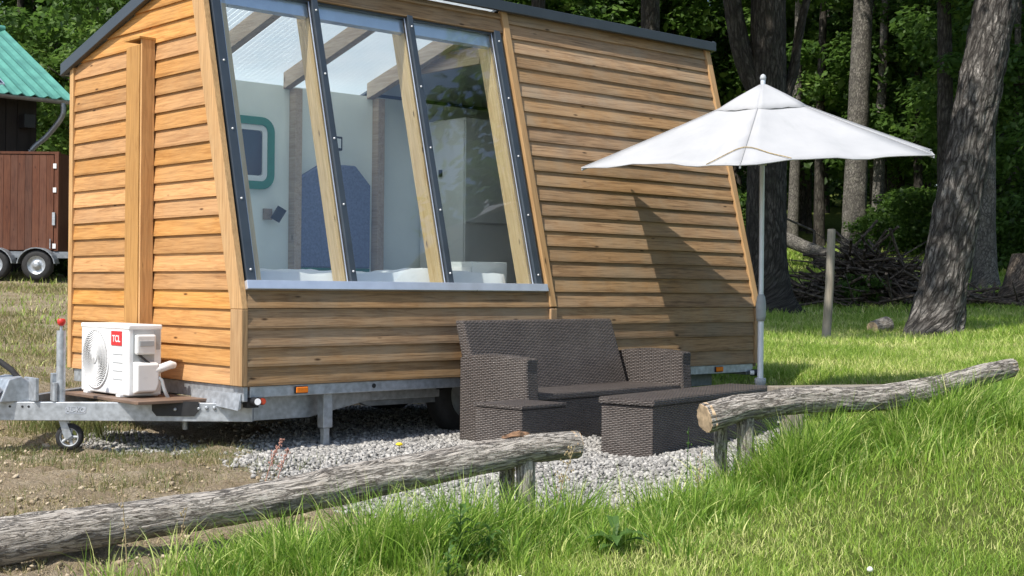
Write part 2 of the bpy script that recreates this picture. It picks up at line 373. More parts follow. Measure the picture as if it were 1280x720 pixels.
M['tall_grass'] = leafmat('tall_grass', (.080, .175, .018), (.265, .410, .060), (.66, .67, .27), .34)
M['dry_grass'] = leafmat('dry_grass', (.10, .145, .035), (.24, .22, .09), (.42, .34, .19), .3)
M['weed'] = leafmat('weed', (.07, .14, .03), (.13, .24, .05), (.20, .32, .08), .35)
M['stalk'] = simple('dry_stalk', (.36, .28, .15), .9, 0, .2, 60)
M['rust_stalk'] = simple('rust_stalk', (.42, .22, .17), .9, 0, .2, 60)
M['yellow'] = simple('yellow_petal', (.85, .62, .02), .6, 0, .1, 200)
M['white_petal'] = simple('white_petal', (.8, .8, .76), .6, 0, .05, 200)
M['iron'] = simple('dark_iron', (.02, .02, .02), .6, .3, .2, 30)
def canvas():
    m, nt, b = newmat('white_canvas'); n = N(nt); tc = n('TexCoord')
    no = n('TexNoise', Vector=tc.outputs['Object'], Scale=2.6, Detail=6., Roughness=.6)
    st = n('Mapping', Vector=tc.outputs['UV']); st.inputs['Scale'].default_value = (9, 2.2, 1)
    s2 = n('TexNoise', Vector=st.outputs[0], Scale=1., Detail=6., Roughness=.7)
    c = n.ramp(no.outputs[0], [(.3, (.425, .435, .45)), (.65, (.50, .505, .515))])
    c = n.mix(n.math('MULTIPLY', n.ramp(s2.outputs[0], [(.55, (0, 0, 0)), (.72, (1, 1, 1))]), .5), c, (.37, .385, .39))
    n.ln(c, b.inputs['Base Color']); b.inputs['Roughness'].default_value = .85; b.inputs['Specular IOR Level'].default_value = .2
    wv = n('TexNoise', Vector=tc.outputs['Object'], Scale=5., Detail=3.); n.ln(n.bump(wv.outputs[0], .25, .03), b.inputs['Normal'])
    tr = n('BsdfTranslucent', Color=(.8, .8, .78, 1)); mx = n('MixShader', i0=.22); n.ln(b.outputs[0], mx.inputs[1]); n.ln(tr.outputs[0], mx.inputs[2])
    n.ln(mx.outputs[0], nt.nodes['Material Output'].inputs[0]); return m
M['canvas'] = canvas()
def glass():
    m, nt, b = newmat('clear_glass'); n = N(nt)
    lw = n('LayerWeight', Blend=.5)
    f = n.math('MULTIPLY_ADD', n.math('POWER', lw.outputs['Facing'], 4.), .86); f.node.inputs[2].default_value = .06
    tr = n('BsdfTransparent', Color=(.965, .985, .98, 1)); gl = n('BsdfGlossy', Roughness=0.003, Color=(.95, .97, 1, 1))
    mx = n('MixShader', i0=f); n.ln(tr.outputs[0], mx.inputs[1]); n.ln(gl.outputs[0], mx.inputs[2]); n.ln(mx.outputs[0], nt.nodes['Material Output'].inputs[0])
    return m
M['glass'] = glass()
def poly():
    m, nt, b = newmat('polycarbonate'); n = N(nt); tc = n('TexCoord')
    no = n('TexNoise', Vector=tc.outputs['Object'], Scale=4., Detail=5.)
    c = n.ramp(no.outputs[0], [(.3, (.90, .94, .95)), (.7, (.95, .97, .97))])
    tr = n('BsdfTranslucent', Color=c); df = n('BsdfDiffuse', Color=(.7, .74, .76, 1)); mx = n('MixShader', i0=.12)
    n.ln(tr.outputs[0], mx.inputs[1]); n.ln(df.outputs[0], mx.inputs[2]); n.ln(mx.outputs[0], nt.nodes['Material Output'].inputs[0]); return m
M['polycarb'] = poly()
def gravelmat():
    m, nt, b = newmat('gravel_stone'); n = N(nt); at = n('Attribute', _attribute_name='rnd')
    c = n.ramp(at.outputs['Fac'], [(0, (.17, .165, .155)), (.5, (.31, .30, .28)), (1, (.45, .435, .405))])
    n.ln(c, b.inputs['Base Color']); b.inputs['Roughness'].default_value = .9; b.inputs['Specular IOR Level'].default_value = .2; return m
M['gravel'] = gravelmat()
def clodmat():
    m, nt, b = newmat('soil_clod'); n = N(nt); at = n('Attribute', _attribute_name='rnd')
    c = n.ramp(at.outputs['Fac'], [(0, (.22, .165, .105)), (.5, (.36, .285, .19)), (1, (.50, .42, .30))])
    n.ln(c, b.inputs['Base Color']); b.inputs['Roughness'].default_value = .95; return m
M['clod'] = clodmat()

# ================================================================= terrain
cp = []
for u, v, z in [(-40, -40, -1.2), (-40, 40, -1.2), (0, 0, -.45), (0, -6, -.4), (0, 6, -.45), (4, -2, -.22), (4, 0, -.25), (4, 2, -.25), (4, 4, -.3),
                (5.7, -2.2, -.09), (5.7, -1, -.09), (5.8, 0, -.09), (5.8, 1, -.08), (5.8, 2.1, -.06), (6.6, 2.5, .15), (7.3, 1.8, .25), (7.6, 2.3, .36), (7.5, 2.75, .41), (8.3, 3, .43), (8.2, 1.9, .26),
                (6.9, .9, .02), (7.4, 1.1, .07), (7, 0, -.03), (7, -1, 0.), (7, -2.5, .0), (8.5, -3, .05), (10.3, -3.4, .08), (12.5, -4, .2), (15, -5.2, .36), (20, -7, .72), (27, -9.2, 1.27), (27, -14, 1.35),
                (9, 4.5, .47), (6, 4.5, .1), (10.5, 2.5, .28), (11, 3.6, .38), (12, 2.75, .30), (14, 4.3, .39), (14, 6.5, .48), (17, 5, .42), (21, 4.8, .39), (22, 6.7, .48), (22, 9, .55), (28, 5.2, .70), (31, 7.9, .85), (32, 10.9, 1.25), (42, 10.3, 2.3), (44, 4, 2.3), (48, 14, 2.6), (38, 8.3, 1.65),
                (35, -12, 1.8), (20, 0, .55), (35, 0, 1.35), (16, -1, .4), (60, 0, 4.4), (60, 25, 4.8), (60, -25, 3.6), (100, 0, 8), (100, 60, 8), (100, -60, 6), (30, 25, 1.6), (30, -35, 1.6), (10, 18, .6), (10, -20, .2), (-5, 20, -.6), (-5, -20, -.6)]:
    x, y = W(u, v); cp.append((x, y, z))
for x in (0, 1.4, 2.8, 4.2):
    for y, z in ((-.6, .085), (.3, .06), (1.4, .06), (2.4, .07)): cp.append((x, y, z))
cp += [(4.9, .4, .10), (4.9, 1.8, .12), (-1, .6, .05), (-1, 1.8, .07), (1.8, -1.6, .075), (2.6, -1.5, .075), (3.3, -1.4, .10), (1, -1.3, .06), (0, -1.1, .03), (5.6, 2.6, .26), (3, 4.2, .3), (0, 4, .22)]
cp = np.array(cp)
def _U(r2): return np.where(r2 > 1e-9, r2 * np.log(r2 + 1e-12), 0)
def _tps(P, lam=.02):
    n = len(P); d = P[:, None, :2] - P[None, :, :2]; K = _U((d**2).sum(2)) + np.eye(n) * lam; A = np.zeros((n + 3, n + 3)); A[:n, :n] = K
    A[:n, n] = 1; A[:n, n + 1:] = P[:, :2]; A[n, :n] = 1; A[n + 1:, :n] = P[:, :2].T; b = np.zeros(n + 3); b[:n] = P[:, 2]; return np.linalg.solve(A, b)
_c = _tps(cp)
def H(x, y):
    x, y = np.atleast_1d(np.asarray(x, float)), np.atleast_1d(np.asarray(y, float)); sh = x.shape; x, y = x.ravel(), y.ravel(); out = np.empty(len(x))
    for i in range(0, len(x), 20000):
        a, b = x[i:i + 20000], y[i:i + 20000]; d2 = (a[:, None] - cp[:, 0])**2 + (b[:, None] - cp[:, 1])**2
        out[i:i + 20000] = _U(d2) @ _c[:-3] + _c[-3] + _c[-2] * a + _c[-1] * b
    return (out + .05 * (fbm(x * .9, y * .9) - .5) + .022 * (vn(x * 6, y * 6) - .5)).reshape(sh)
def H1(x, y): return float(H(x, y)[0])
def sst(a, b, t): t = np.clip((t - a) / (b - a), 0, 1); return t * t * (3 - 2 * t)
def fence_u(v): return 6.77 + .40 * v
def zones(x, y):
    x, y = np.asarray(x, float), np.asarray(y, float); u, v = uv_of(x, y); nz = fbm(x * 2.2, y * 2.2) - .5; n2 = fbm(x * .55 + 9, y * .55) - .5
    g = sst(-.6, -.2, x + nz * .5) * (1 - sst(3.9, 4.25, x + nz * .5)) * sst(-.12, .22, u - fence_u(v) + nz * .3) * (1 - sst(2.2, 2.7, y)) * sst(-1.95, -1.5, v + nz * .5) * (1 - sst(-.15, .2, v - 1.28 - (u - 7.3) * .26 + nz * .2))
    g = np.maximum(g, (1 - sst(.2, .45, np.hypot(x + .2, (y - 1.2) * .5) + nz * .4)) * .9)
    front = 1 - sst(-.15, .15, u - fence_u(v) + .1 + .22 * np.clip(-v, 0, 1.2) + nz * .4)
    lawn = front * sst(-1.7, -.75, v + nz * .8)
    right = np.maximum(sst(3.9, 4.5, x + nz * .4) * sst(-1.5, 1., v), sst(-.1, .25, v - 1.28 - (u - 7.3) * .26 + nz * .2))
    lawn = np.maximum(lawn, right); lawn = np.maximum(lawn, sst(3, 9, y + n2 * 6) * (.06 + .6 * sst(-3, 3, v)))
    return np.clip(g, 0, 1), np.clip(lawn * (1 - g), 0, 1)
def axis(parts):
    o = []
    for a, b, s in parts: o += list(np.arange(a, b, s))
    o.append(parts[-1][1]); return np.array(o)
ua = axis([(-40, 3, 2.5), (3, 5, .4), (5, 9.5, .055), (9.5, 14, .14), (14, 24, .4), (24, 45, 1.2), (45, 140, 6)])
va = axis([(-110, -14, 6), (-14, -4.5, .6), (-4.5, 4.5, .06), (4.5, 14, .45), (14, 110, 6)])
uu, vv = np.meshgrid(ua, va, indexing='ij'); XY = CAM[:2] + uu[..., None] * FH[:2] + vv[..., None] * RT[:2]
gx, gy = XY[..., 0].ravel(), XY[..., 1].ravel(); gz = H(gx, gy); zg, zl = zones(gx, gy)
gz += (1 - zg) * (1 - zl) * (.06 * (fbm(gx * 5, gy * 5, 3.) - .5) + .075 * (fbm(gx * 13, gy * 13, 1.) - .5)) * (np.hypot(gx, gy) < 12)
ni, nj = uu.shape; idx = np.arange(ni * nj).reshape(ni, nj)
q = np.stack([idx[:-1, :-1], idx[:-1, 1:], idx[1:, 1:], idx[1:, :-1]], -1).reshape(-1, 4)[:, ::-1]
gm = npmesh('ground', np.stack([gx, gy, gz], 1), [q], ground_mat(), {'lawn': zl, 'gravel': zg}, True)
go = inst('ground', gm); go['kind'] = 'structure'

# ================================================================= tiny house on its trailer
ZB = .5; EX = .122; LX = 5.2; WY = 2.5; KZ = ZB + 4 * EX; SL = .6 / 2.322; TH = math.atan(SL)
house = thing('tiny_house', 'larch-clad tiny house with a sloping glass front, standing on a galvanised trailer', 'tiny house')
def yf(z): return max(0., (z - KZ) * SL)
def roofz(y): return 2.84 + (2.55 - y) * .28
def pt(o, label): o['label'] = label; return o
def wedge(polyg, z0, z1, t0=.028, t1=.012):
    th = lambda z: t0 + (t1 - t0) * (z - z0) / (z1 - z0)
    if len(polyg) == 4 and polyg[0][1] == polyg[1][1] and polyg[2][1] == polyg[3][1]:      # bottom lip with a plumb face, added to catch a bright strip of sun
        (a0, q0), (a1, _), (a2, q1), (a3, _) = polyg; lp = .016; w_ = lp / (q1 - q0); m = MB()
        L = lambda s0, s3: s0 + (s3 - s0) * w_
        A = [(a0, -t0, q0), (L(a0, a3), -t0, q0 + lp), (a3, -t1, q1), (a3, 0, q1), (a0, 0, q0)]; B = [(a1, -t0, q0), (L(a1, a2), -t0, q0 + lp), (a2, -t1, q1), (a2, 0, q1), (a1, 0, q0)]
        return m.loft(B, A)
    return MB().loft([(s, -th(z), z) for s, z in polyg], [(s, 0, z) for s, z in polyg])
# left wall boards (outer plane X=0); local x runs towards -Y, outward is local -y
k = 0
while True:
    z0 = ZB + k * EX; z1 = z0 + EX + .004
    def clip(z): return 2.46, yf(z) + .10
    zr = lambda y: roofz(y) - .075
    yb0, yb1 = 2.46, 2.46
    if z0 > zr(.75): break
    pl = [(z0, 'r')]
    f0, f1 = yf(z0) + .10, yf(z1) + .10
    yl0 = min(2.46, 2.55 - (z0 + .075 - 2.84) / .28); yl1 = min(2.46, 2.55 - (z1 + .075 - 2.84) / .28)
    P = [(-yl0, z0), (-f0, z0)]
    if yl1 > f1: P += [(-f1, z1), (-yl1, z1)]
    else: zc = zr(f0); P += [(-f0, zc)]
    if yl0 == 2.46 and yl1 < 2.46: P += [(-2.46, zr(2.46))]
    if z0 < zr(f0) and len(P) >= 3:
        ymid = 1.3; mb = wedge([(s + ymid, z - z0) for s, z in P], 0, EX)
        o = mb.build('board', M['larch'], house, loc=(0, ymid, z0), rot=(0, 0, -math.pi / 2))
    k += 1
# front boards, lower vertical part and sloping part
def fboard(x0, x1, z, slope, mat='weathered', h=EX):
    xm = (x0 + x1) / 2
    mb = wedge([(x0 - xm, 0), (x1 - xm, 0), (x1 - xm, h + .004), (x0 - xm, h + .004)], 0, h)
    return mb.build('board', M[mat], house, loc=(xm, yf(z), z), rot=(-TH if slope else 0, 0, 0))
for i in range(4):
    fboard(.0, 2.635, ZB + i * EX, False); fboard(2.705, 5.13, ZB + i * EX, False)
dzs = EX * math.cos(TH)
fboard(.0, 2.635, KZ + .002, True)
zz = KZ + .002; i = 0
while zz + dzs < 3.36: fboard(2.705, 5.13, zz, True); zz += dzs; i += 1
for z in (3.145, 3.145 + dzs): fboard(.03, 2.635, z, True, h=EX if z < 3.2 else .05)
# shell walls behind the boards
def quadwall(name, pts, mat, t, axis_, parent=house): # pts in plane, extruded by t along axis
    d = {'x': (t, 0, 0), 'y': (0, t, 0)}[axis_]
    return MB().loft(pts, [(p[0] + d[0], p[1] + d[1], p[2] + d[2]) for p in pts]).build(name, M[mat], parent)
sp = [(0, 0, ZB), (0, 2.5, ZB), (0, 2.5, roofz(2.5) - .03), (0, .62, roofz(.62) - .03), (0, yf(3.3) + .02, 3.28), (0, .02, KZ)]
quadwall('side_wall', [(x + .004, y + (.004 if i in (0, 5) else 0), z) for i, (x, y, z) in enumerate(sp)], 'inner_wall', .08, 'x')
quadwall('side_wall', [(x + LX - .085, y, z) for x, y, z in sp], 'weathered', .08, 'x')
MB().box(.09, LX - .09, 2.18, 2.5, ZB, roofz(2.5) - .05).build('back_wall', M['inner_wall'], house)
MB().box(.09, LX - .09, .004, .06, ZB, KZ).build('front_wall', M['inner_grey'], house)
MB().box(.004, LX - .005, .004, 2.5, ZB - .03, ZB - .001).build('floor', M['ply'], house)
sw = MB(); n_ = math.sin(TH)
for a, b, z0, z1 in ((2.66, LX - .09, KZ, 3.3), (.09, 2.66, KZ, 1.10)):
    P = [(a, yf(z0) + .006, z0), (b, yf(z0) + .006, z0), (b, yf(z1) + .006, z1), (a, yf(z1) + .006, z1)]
    sw.loft(P, [(x, y + .06, z) for x, y, z in P])
sw.build('slope_wall', M['inner_grey'], house)
# corner boards
def sboard(name, y0, y1, z0, z1, mat='larch_trim', x0=-.045, x1=.0):
    P = [(x0, yf(z0) + y0, z0), (x0, yf(z0) + y1, z0), (x0, yf(z1) + y1, z1), (x0, yf(z1) + y0, z1)]
    return MB().loft(P, [(x1, y, z) for _, y, z in P]).build(name, M[mat], house, .004)
sboard('corner_board', -.028, .115, ZB, KZ - .001); sboard('corner_board', -.028, .115, KZ + .001, 3.30)
MB().box(-.04, .0, 2.455, 2.515, ZB, roofz(2.5) - .06).build('corner_board', M['larch_trim'], house, .004)
def vboard(name, x0, x1, z0, z1, slope, t=.042, mat='larch_trim'):
    h = (z1 - z0) / (math.cos(TH) if slope else 1)
    return MB().box(-(x1 - x0) / 2, (x1 - x0) / 2, -t, 0, 0, h).build(name, M[mat], house, .004, ((x0 + x1) / 2, yf(z0), z0), (-TH if slope else 0, 0, 0))
vboard('batten', 2.638, 2.702, ZB, KZ - .002, False); vboard('batten', 2.638, 2.702, KZ + .002, 3.33, True)
vboard('corner_board', 5.133, 5.2, ZB, KZ - .002, False); vboard('corner_board', 5.133, 5.2, KZ + .002, 3.33, True)
# duct box on the left wall
db = MB().loft([(-.135, 1.20, .62), (-.135, 1.395, .62), (-.135, 1.395, 2.80), (-.135, 1.20, 2.80)], [(-.02, 1.20, .62), (-.02, 1.395, .62), (-.02, 1.395, 2.835), (-.02, 1.20, 2.835)]).build('duct_cover', M['duct_wood'], house, .003)
MB().box(-.128, -.03, 1.176, 1.197, .62, 2.84).build('duct_side', M['brown_wood'] if False else M['duct_wood'], house, .002)
MB().box(-.15, -.02, 1.17, 1.40, 2.838, 2.852).build('duct_cap', M['duct_wood'], house)
# ---- glazing
UPS = lambda z: (yf(z), z)
def slopeobj(mb, name, mat, x, z, parent=house, bevel=0): return mb.build(name, M[mat], parent, bevel, (x, yf(z), z), (-TH, 0, 0))
hz = (3.135 - 1.165) / math.cos(TH)
for a, b in ((.075, .83), (.87, 1.68), (1.72, 2.53)):
    slopeobj(MB().box(a, b, .006, .026, 0, hz), 'glass_pane', 'glass', 0, 1.165)
screw_me = MB().lathe([(.0075, 0), (.007, -.005), (.0, -.006)], 10, ax='y').mesh('screw', M['lens'])
for x, wd in ((.050, .066), (.85, .050), (1.70, .050), (2.568, .062)):
    c = slopeobj(MB().box(-wd / 2, wd / 2, -.034, -.004, -.035, hz + .02), 'mullion_cap', 'slate', x, 1.165, bevel=.004)
    for j in range(5): inst('screw', screw_me, c, Matrix.Translation((0, -.034, .07 + j * (hz - .14) / 4)))
    for sgn in (-1, 1):
        slopeobj(MB().box(sgn * wd / 2 - .004, sgn * wd / 2 + .004, -.006, .012, 0, hz), 'glazing_seal', 'black', x + sgn * .004, 1.165)
        slopeobj(MB().box(-.003, .003, -.010, -.003, 0, hz), 'seal_bead', 'alu', x + sgn * (wd / 2 + .013), 1.165)
for x in (.85, 1.70, 2.555): slopeobj(MB().box(-.035, .035, .03, .17, -.05, hz + .08), 'window_post', 'spruce', x + .005, 1.165)
slopeobj(MB().box(.10, .16, .03, .15, -.05, hz + .08), 'window_post', 'spruce', 0, 1.165)
slopeobj(MB().box(.0, 2.63, -.055, .02, -.062, -.004), 'window_sill', 'alu', 0, 1.165, bevel=.003)
slopeobj(MB().box(.08, 2.53, .03, .08, hz - .10, hz + .02), 'head_rail', 'alu', 0, 1.165)
slopeobj(MB().box(.08, 2.53, -.006, .03, hz - .004, hz + .016), 'head_flashing', 'fascia', 0, 1.165)
# ---- roof
def slab(x0, x1, y0, y1, dz0, dz1): return MB().loft([(x0, y0, roofz(y0) + dz0), (x0, y1, roofz(y1) + dz0), (x0, y1, roofz(y1) + dz1), (x0, y0, roofz(y0) + dz1)], [(x1, y0, roofz(y0) + dz0), (x1, y1, roofz(y1) + dz0), (x1, y1, roofz(y1) + dz1), (x1, y0, roofz(y0) + dz1)])
pc = MB(); ny = 2; nx = 110
for j in range(nx):
    xs = [.05 + (2.60) * (j + t) / nx for t in (0, 1)]; hs = [.009 * math.cos(2 * math.pi * (j + t) / 2) for t in (0, 1)]
    pc.poly([(xs[0], .60, roofz(.6) - .012 + hs[0]), (xs[1], .60, roofz(.6) - .012 + hs[1]), (xs[1], 2.5, roofz(2.5) - .012 + hs[1]), (xs[0], 2.5, roofz(2.5) - .012 + hs[0])])
o = pc.build('roof_sheet', M['polycarb'], house); sm = o.modifiers.new('solid', 'SOLIDIFY'); sm.thickness = .003
slab(2.66, LX, .58, 2.58, -.025, .005).build('roof_cover', M['slate'], house)
slab(2.67, LX - .09, .66, 2.2, -.10, -.05).build('ceiling_panel', M['inner_grey'], house)
slab(-.07, -.03, .53, 2.62, -.078, .012).build('verge_trim', M['fascia'], house, .004)
slab(-.0305, .06, .53, 2.62, -.004, .010).build('verge_flashing', M['fascia'], house)
slab(LX + .005, LX + .035, .53, 2.62, -.078, .012).build('verge_trim', M['fascia'], house, .004)
MB().box(-.069, LX + .034, .515, .555, 3.325, 3.405).build('front_fascia', M['fascia'], house, .004)
MB().box(-.03, LX + .005, .555, .64, 3.388, 3.400).build('front_flashing', M['fascia'], house)
MB().lathe([(.05, 0), (.05, .03), (.02, .045)], 12, (2.95, .75, 3.37)).build('roof_cap', M['white_plastic'], house)
MB().box(-.05, LX, 2.58, 2.66, 2.75, 2.83).build('rear_gutter', M['fascia'], house)
for x in (.85, 1.70, 2.555):
    slab(x - .035, x + .035, .66, 2.18, -.165, -.03).build('rafter', M['grey_rafter'], house)
    MB().box(x - .035 + (.06 if x > 1 else 0), x + .035 + (.06 if x > 1 else 0), 2.09, 2.178, ZB, roofz(2.15) - .17).build('wall_post', M['grey_rafter'], house)
MB().box(2.62, 2.66, .80, 2.08, roofz(.9) - .36, roofz(.9) - .22).build('partition_head', M['grey_rafter'], house)
# ---- interior
ww = thing('cabin_window', 'rounded dark window with green frame in the rear wall behind the glass', 'window')
def rrect(x0, x1, z0, z1, r, n=6):
    o = []
    for cx_, cz_, a0 in ((x1 - r, z1 - r, 0), (x0 + r, z1 - r, 90), (x0 + r, z0 + r, 180), (x1 - r, z0 + r, 270)):
        for i in range(n + 1): a = rad(a0 + 90 * i / n); o.append((cx_ + r * math.cos(a), cz_ + r * math.sin(a)))
    return o
def ring(x0, x1, z0, z1, r, wd, y0, y1):
    A = rrect(x0, x1, z0, z1, r); B = rrect(x0 + wd, x1 - wd, z0 + wd, z1 - wd, max(.02, r - wd)); m = MB(); n = len(A)
    for i in range(n):
        j = (i + 1) % n
        for q in ([(A[i], y0), (A[j], y0), (B[j], y0), (B[i], y0)], [(A[j], y0), (A[i], y0), (A[i], y1), (A[j], y1)], [(B[i], y0), (B[j], y0), (B[j], y1), (B[i], y1)]):
            m.poly([(p[0], y, p[1]) for p, y in q])
    return m
def filled(x0, x1, z0, z1, r, y0, y1): A = rrect(x0, x1, z0, z1, r); return MB().loft([(a, y0, b) for a, b in A], [(a, y1, b) for a, b in A])
ring(.92, 1.565, 1.93, 2.52, .12, .065, 2.145, 2.179).build('frame', M['green_frame'], ww)
ring(.985, 1.50, 1.995, 2.455, .06, .045, 2.155, 2.179).build('inner_frame', M['inner_white'], ww)
filled(1.03, 1.455, 2.04, 2.41, .04, 2.165, 2.178).build('pane', M['dark_glass'], ww)
bed = thing('bed', 'low bed with white duvet and grey-blue felt headboard inside the cabin', 'bed')
dv = MB(); nx, ny = 44, 30
xs = np.linspace(.12, 2.5, nx); ys = np.linspace(.22, 2.0, ny); X_, Y_ = np.meshgrid(xs, ys, indexing='ij')
Z_ = 1.215 + .10 * (fbm(X_ * 2.4, Y_ * 2.4) - .35) + .03 * fbm(X_ * 9, Y_ * 9); edge = np.minimum(1, np.minimum(np.minimum(X_ - .12, 2.5 - X_), np.minimum(Y_ - .22, 2.0 - Y_)) / .05); Z_ = 1.0 + (Z_ - 1.0) * edge
dv.v = [(float(X_[i, j]), float(Y_[i, j]), float(Z_[i, j])) for i in range(nx) for j in range(ny)]
dv.f = [(i * ny + j, (i + 1) * ny + j, (i + 1) * ny + j + 1, i * ny + j + 1) for i in range(nx - 1) for j in range(ny - 1)]; dv.sm = set(range(len(dv.f)))
dv.build('duvet', M['linen'], bed)
MB().box(.13, 2.49, .23, 1.99, .80, 1.0).build('mattress', M['linen'], bed, .02)
MB().box(.12, 2.5, .22, 2.06, .50, .80).build('bed_base', M['green_frame'], bed)
MB().loft([(1.80, 2.11, 1.30), (2.52, 2.11, 1.30), (2.52, 2.11, 2.02), (2.36, 2.11, 2.18), (2.02, 2.11, 2.18), (1.80, 2.11, 2.05)], [(1.80, 2.175, 1.30), (2.52, 2.175, 1.30), (2.52, 2.175, 2.02), (2.36, 2.175, 2.18), (2.02, 2.175, 2.18), (1.80, 2.175, 2.05)]).build('headboard', M['headboard'], bed, .012)
MB().box(1.80, 2.52, 2.12, 2.176, 1.16, 1.298).build('headboard_plinth', M['green_frame'], bed)
rl = thing('reading_lamp', 'small swivel reading lamp on the pale wall below the green window', 'lamp', (1.52, 2.18, 1.73))
MB().box(-.045, .03, -.03, -.002, -.045, .045).build('bracket', M['grey_rafter'], rl); MB().tube([(.03, -.07, -.05), (.075, -.11, .05)], .042, 14).build('lamp_head', M['black'], rl)
wb = thing('wall_lamp', 'little black lamp box on the rear wall above the headboard', 'lamp', (2.17, 2.18, 2.36)); MB().box(-.05, .05, -.07, -.002, -.06, .06).build('housing', M['black'], wb, .008); MB().box(-.03, .03, -.074, -.071, -.04, .04).build('lens', M['inner_white'], wb)
cb = thing('wardrobe', 'tall white wardrobe seen through the right-hand pane', 'wardrobe', (3.12, 1.55, .5))
MB().box(0, .9, 0, .62, 0, 2.12).build('carcass', M['inner_white'], cb, .004); MB().box(-.012, -.001, .01, .61, .02, 2.1).build('door', M['inner_white'], cb, .003); MB().box(-.025, -.0125, .3, .34, 1.62, 1.68).build('handle', M['black'], cb)
MB().box(.0, .9, -.012, -.001, 1.2, 1.215).build('shelf_edge', M['inner_grey'], cb)
tb_ = thing('cabinet', 'low white cabinet just inside the lower corner of the right-hand pane', 'cabinet', (2.24, .42, .5))
MB().box(0, .36, 0, .4, 0, .84).build('carcass', M['inner_white'], tb_, .004); MB().box(-.012, -.001, .01, .39, .05, .80).build('door', M['white_paint'], tb_, .003)
for x, y in ((2.95, 1.0), (3.25, 1.35), (3.6, 1.0)): MB().lathe([(.03, 0), (.03, -.012), (.02, -.014)], 14, (x, y, roofz(y) - .101)).build('ceiling_spot', M['lens'], house)

# ---- trailer (moves with the house)
T = house
MB().box(.03, 5.12, -.012, .045, .425, .497).build('side_rail', M['galv'], T, .004)
MB().box(-.012, .02, .0, 2.45, .40, .496).build('front_rail', M['galv'], T, .004)
MB().loft([(-.016, .02, .36), (-.016, .62, .385), (-.016, .62, .45), (-.016, .02, .45)], [(-.040, .02, .345), (-.040, .62, .375), (-.02, .62, .45), (-.02, .02, .45)]).build('gusset_plate', M['galv'], T)
MB().box(5.06, 5.15, .0, 2.45, .40, .496).build('rear_rail', M['galv'], T, .004)
def beam(P, y, mat='galv', t=.05, name='chassis_beam'): return MB().loft([(x, y, z) for x, z in P], [(x, y + t, z) for x, z in P]).build(name, M[mat], T, .004)
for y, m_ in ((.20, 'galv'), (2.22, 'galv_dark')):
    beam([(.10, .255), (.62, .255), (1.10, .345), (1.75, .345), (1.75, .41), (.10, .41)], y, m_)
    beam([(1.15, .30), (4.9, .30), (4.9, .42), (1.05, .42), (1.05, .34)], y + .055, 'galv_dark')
for x in (1.0, 2.0, 3.6, 4.4): MB().box(x, x + .06, .26, 2.2, .345, .42).build('cross_member', M['galv_dark'], T)
# drawbar arms
def arm(a, b, z0, z1, t, mat):
    a, b = np.array(a), np.array(b); d = (b - a) / np.linalg.norm(b - a); nn = np.array([-d[1], d[0]]) * t / 2
    P = [a - nn, b - nn, b + nn, a + nn]
    return MB().loft([(*p, z0) for p in P], [(*p, z1) for p in P]).build('drawbar_arm', M[mat], T, .004)
A0 = (-1.10, 1.235); A1 = (.16, .16)
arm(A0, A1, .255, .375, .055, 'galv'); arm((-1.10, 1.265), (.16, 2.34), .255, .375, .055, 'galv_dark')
ad = np.array(A1) - np.array(A0); ad /= np.linalg.norm(ad); an = np.array([ad[1], -ad[0]])   # outward normal (towards camera)
if an @ np.array([-.67, -.74]) < 0: an = -an
def onarm(s, z, off=.0285): p = np.array(A0) + ad * s + an * off; return (p[0], p[1], z)
def armmat(s, z, off): # local x along the arm (image right), y up, z outward
    p = onarm(s, z, off); return Matrix(((ad[0], 0, an[0], p[0]), (ad[1], 0, an[1], p[1]), (0, 1, 0, z), (0, 0, 0, 1)))
nb = inst('maker_plate', ring(-.066, .066, -.022, .022, .012, .004, 0, -.001).mesh('maker_plate', M['alu']), T, armmat(.52, .325, .0292) @ Matrix.Rotation(rad(90), 4, 'X') if False else armmat(.52, .325, .0292) @ Matrix(((1, 0, 0, 0), (0, 0, 1, 0), (0, -1, 0, 0), (0, 0, 0, 1))))
text('lettering', 'AL-KO', .042, M['alu'], nb, Matrix(((1, 0, 0, 0), (0, 0, -1, -.0005), (0, 1, 0, 0), (0, 0, 0, 1))))
bolt_me = MB().lathe([(.012, 0), (.012, .008), (.006, .012)], 6).mesh('bolt', M['galv']); hole_me = MB().lathe([(.008, 0), (.008, .0015)], 10).mesh('bolt_hole', M['black'])
for s, z in ((1.36, .345), (1.41, .345), (1.46, .35), (1.31, .34)): inst('bolt', bolt_me, T, armmat(s, z, .0278))
for s, z in ((.10, .345), (.18, .345), (.22, .345)): inst('bolt_hole', hole_me, T, armmat(s, z, .0278))
# black bracket plate + platform under the heat pump
bp = [(-.15, -.04), (-.12, -.075), (.12, -.075), (.15, -.04), (.15, .02), (-.15, .02)]
o = MB().loft([(x, y, 0) for x, y in bp], [(x, y, .008) for x, y in bp]).build('bracket_plate', M['black'], T); o.matrix_basis = armmat(1.16, .365, .030)
inst('bolt', bolt_me, o, Matrix.Translation((0, -.03, .008)))
MB().box(-.52, -.03, .42, 1.50, .377, .397).build('platform_board', M['ply'], T, .003)
# support leg
MB().box(.64, .715, .06, .135, .19, .50).build('support_leg', M['galv'], T, .006); MB().box(.655, .70, .075, .12, .03, .19).build('leg_tube', M['galv'], T, .004); MB().box(.63, .73, .05, .15, .02, .035).build('leg_foot', M['galv_dark'], T)
MB().tube([(-.02, .72, .26), (-.02, .72, .17)], .02, 12).build('support_screw', M['galv'], T)
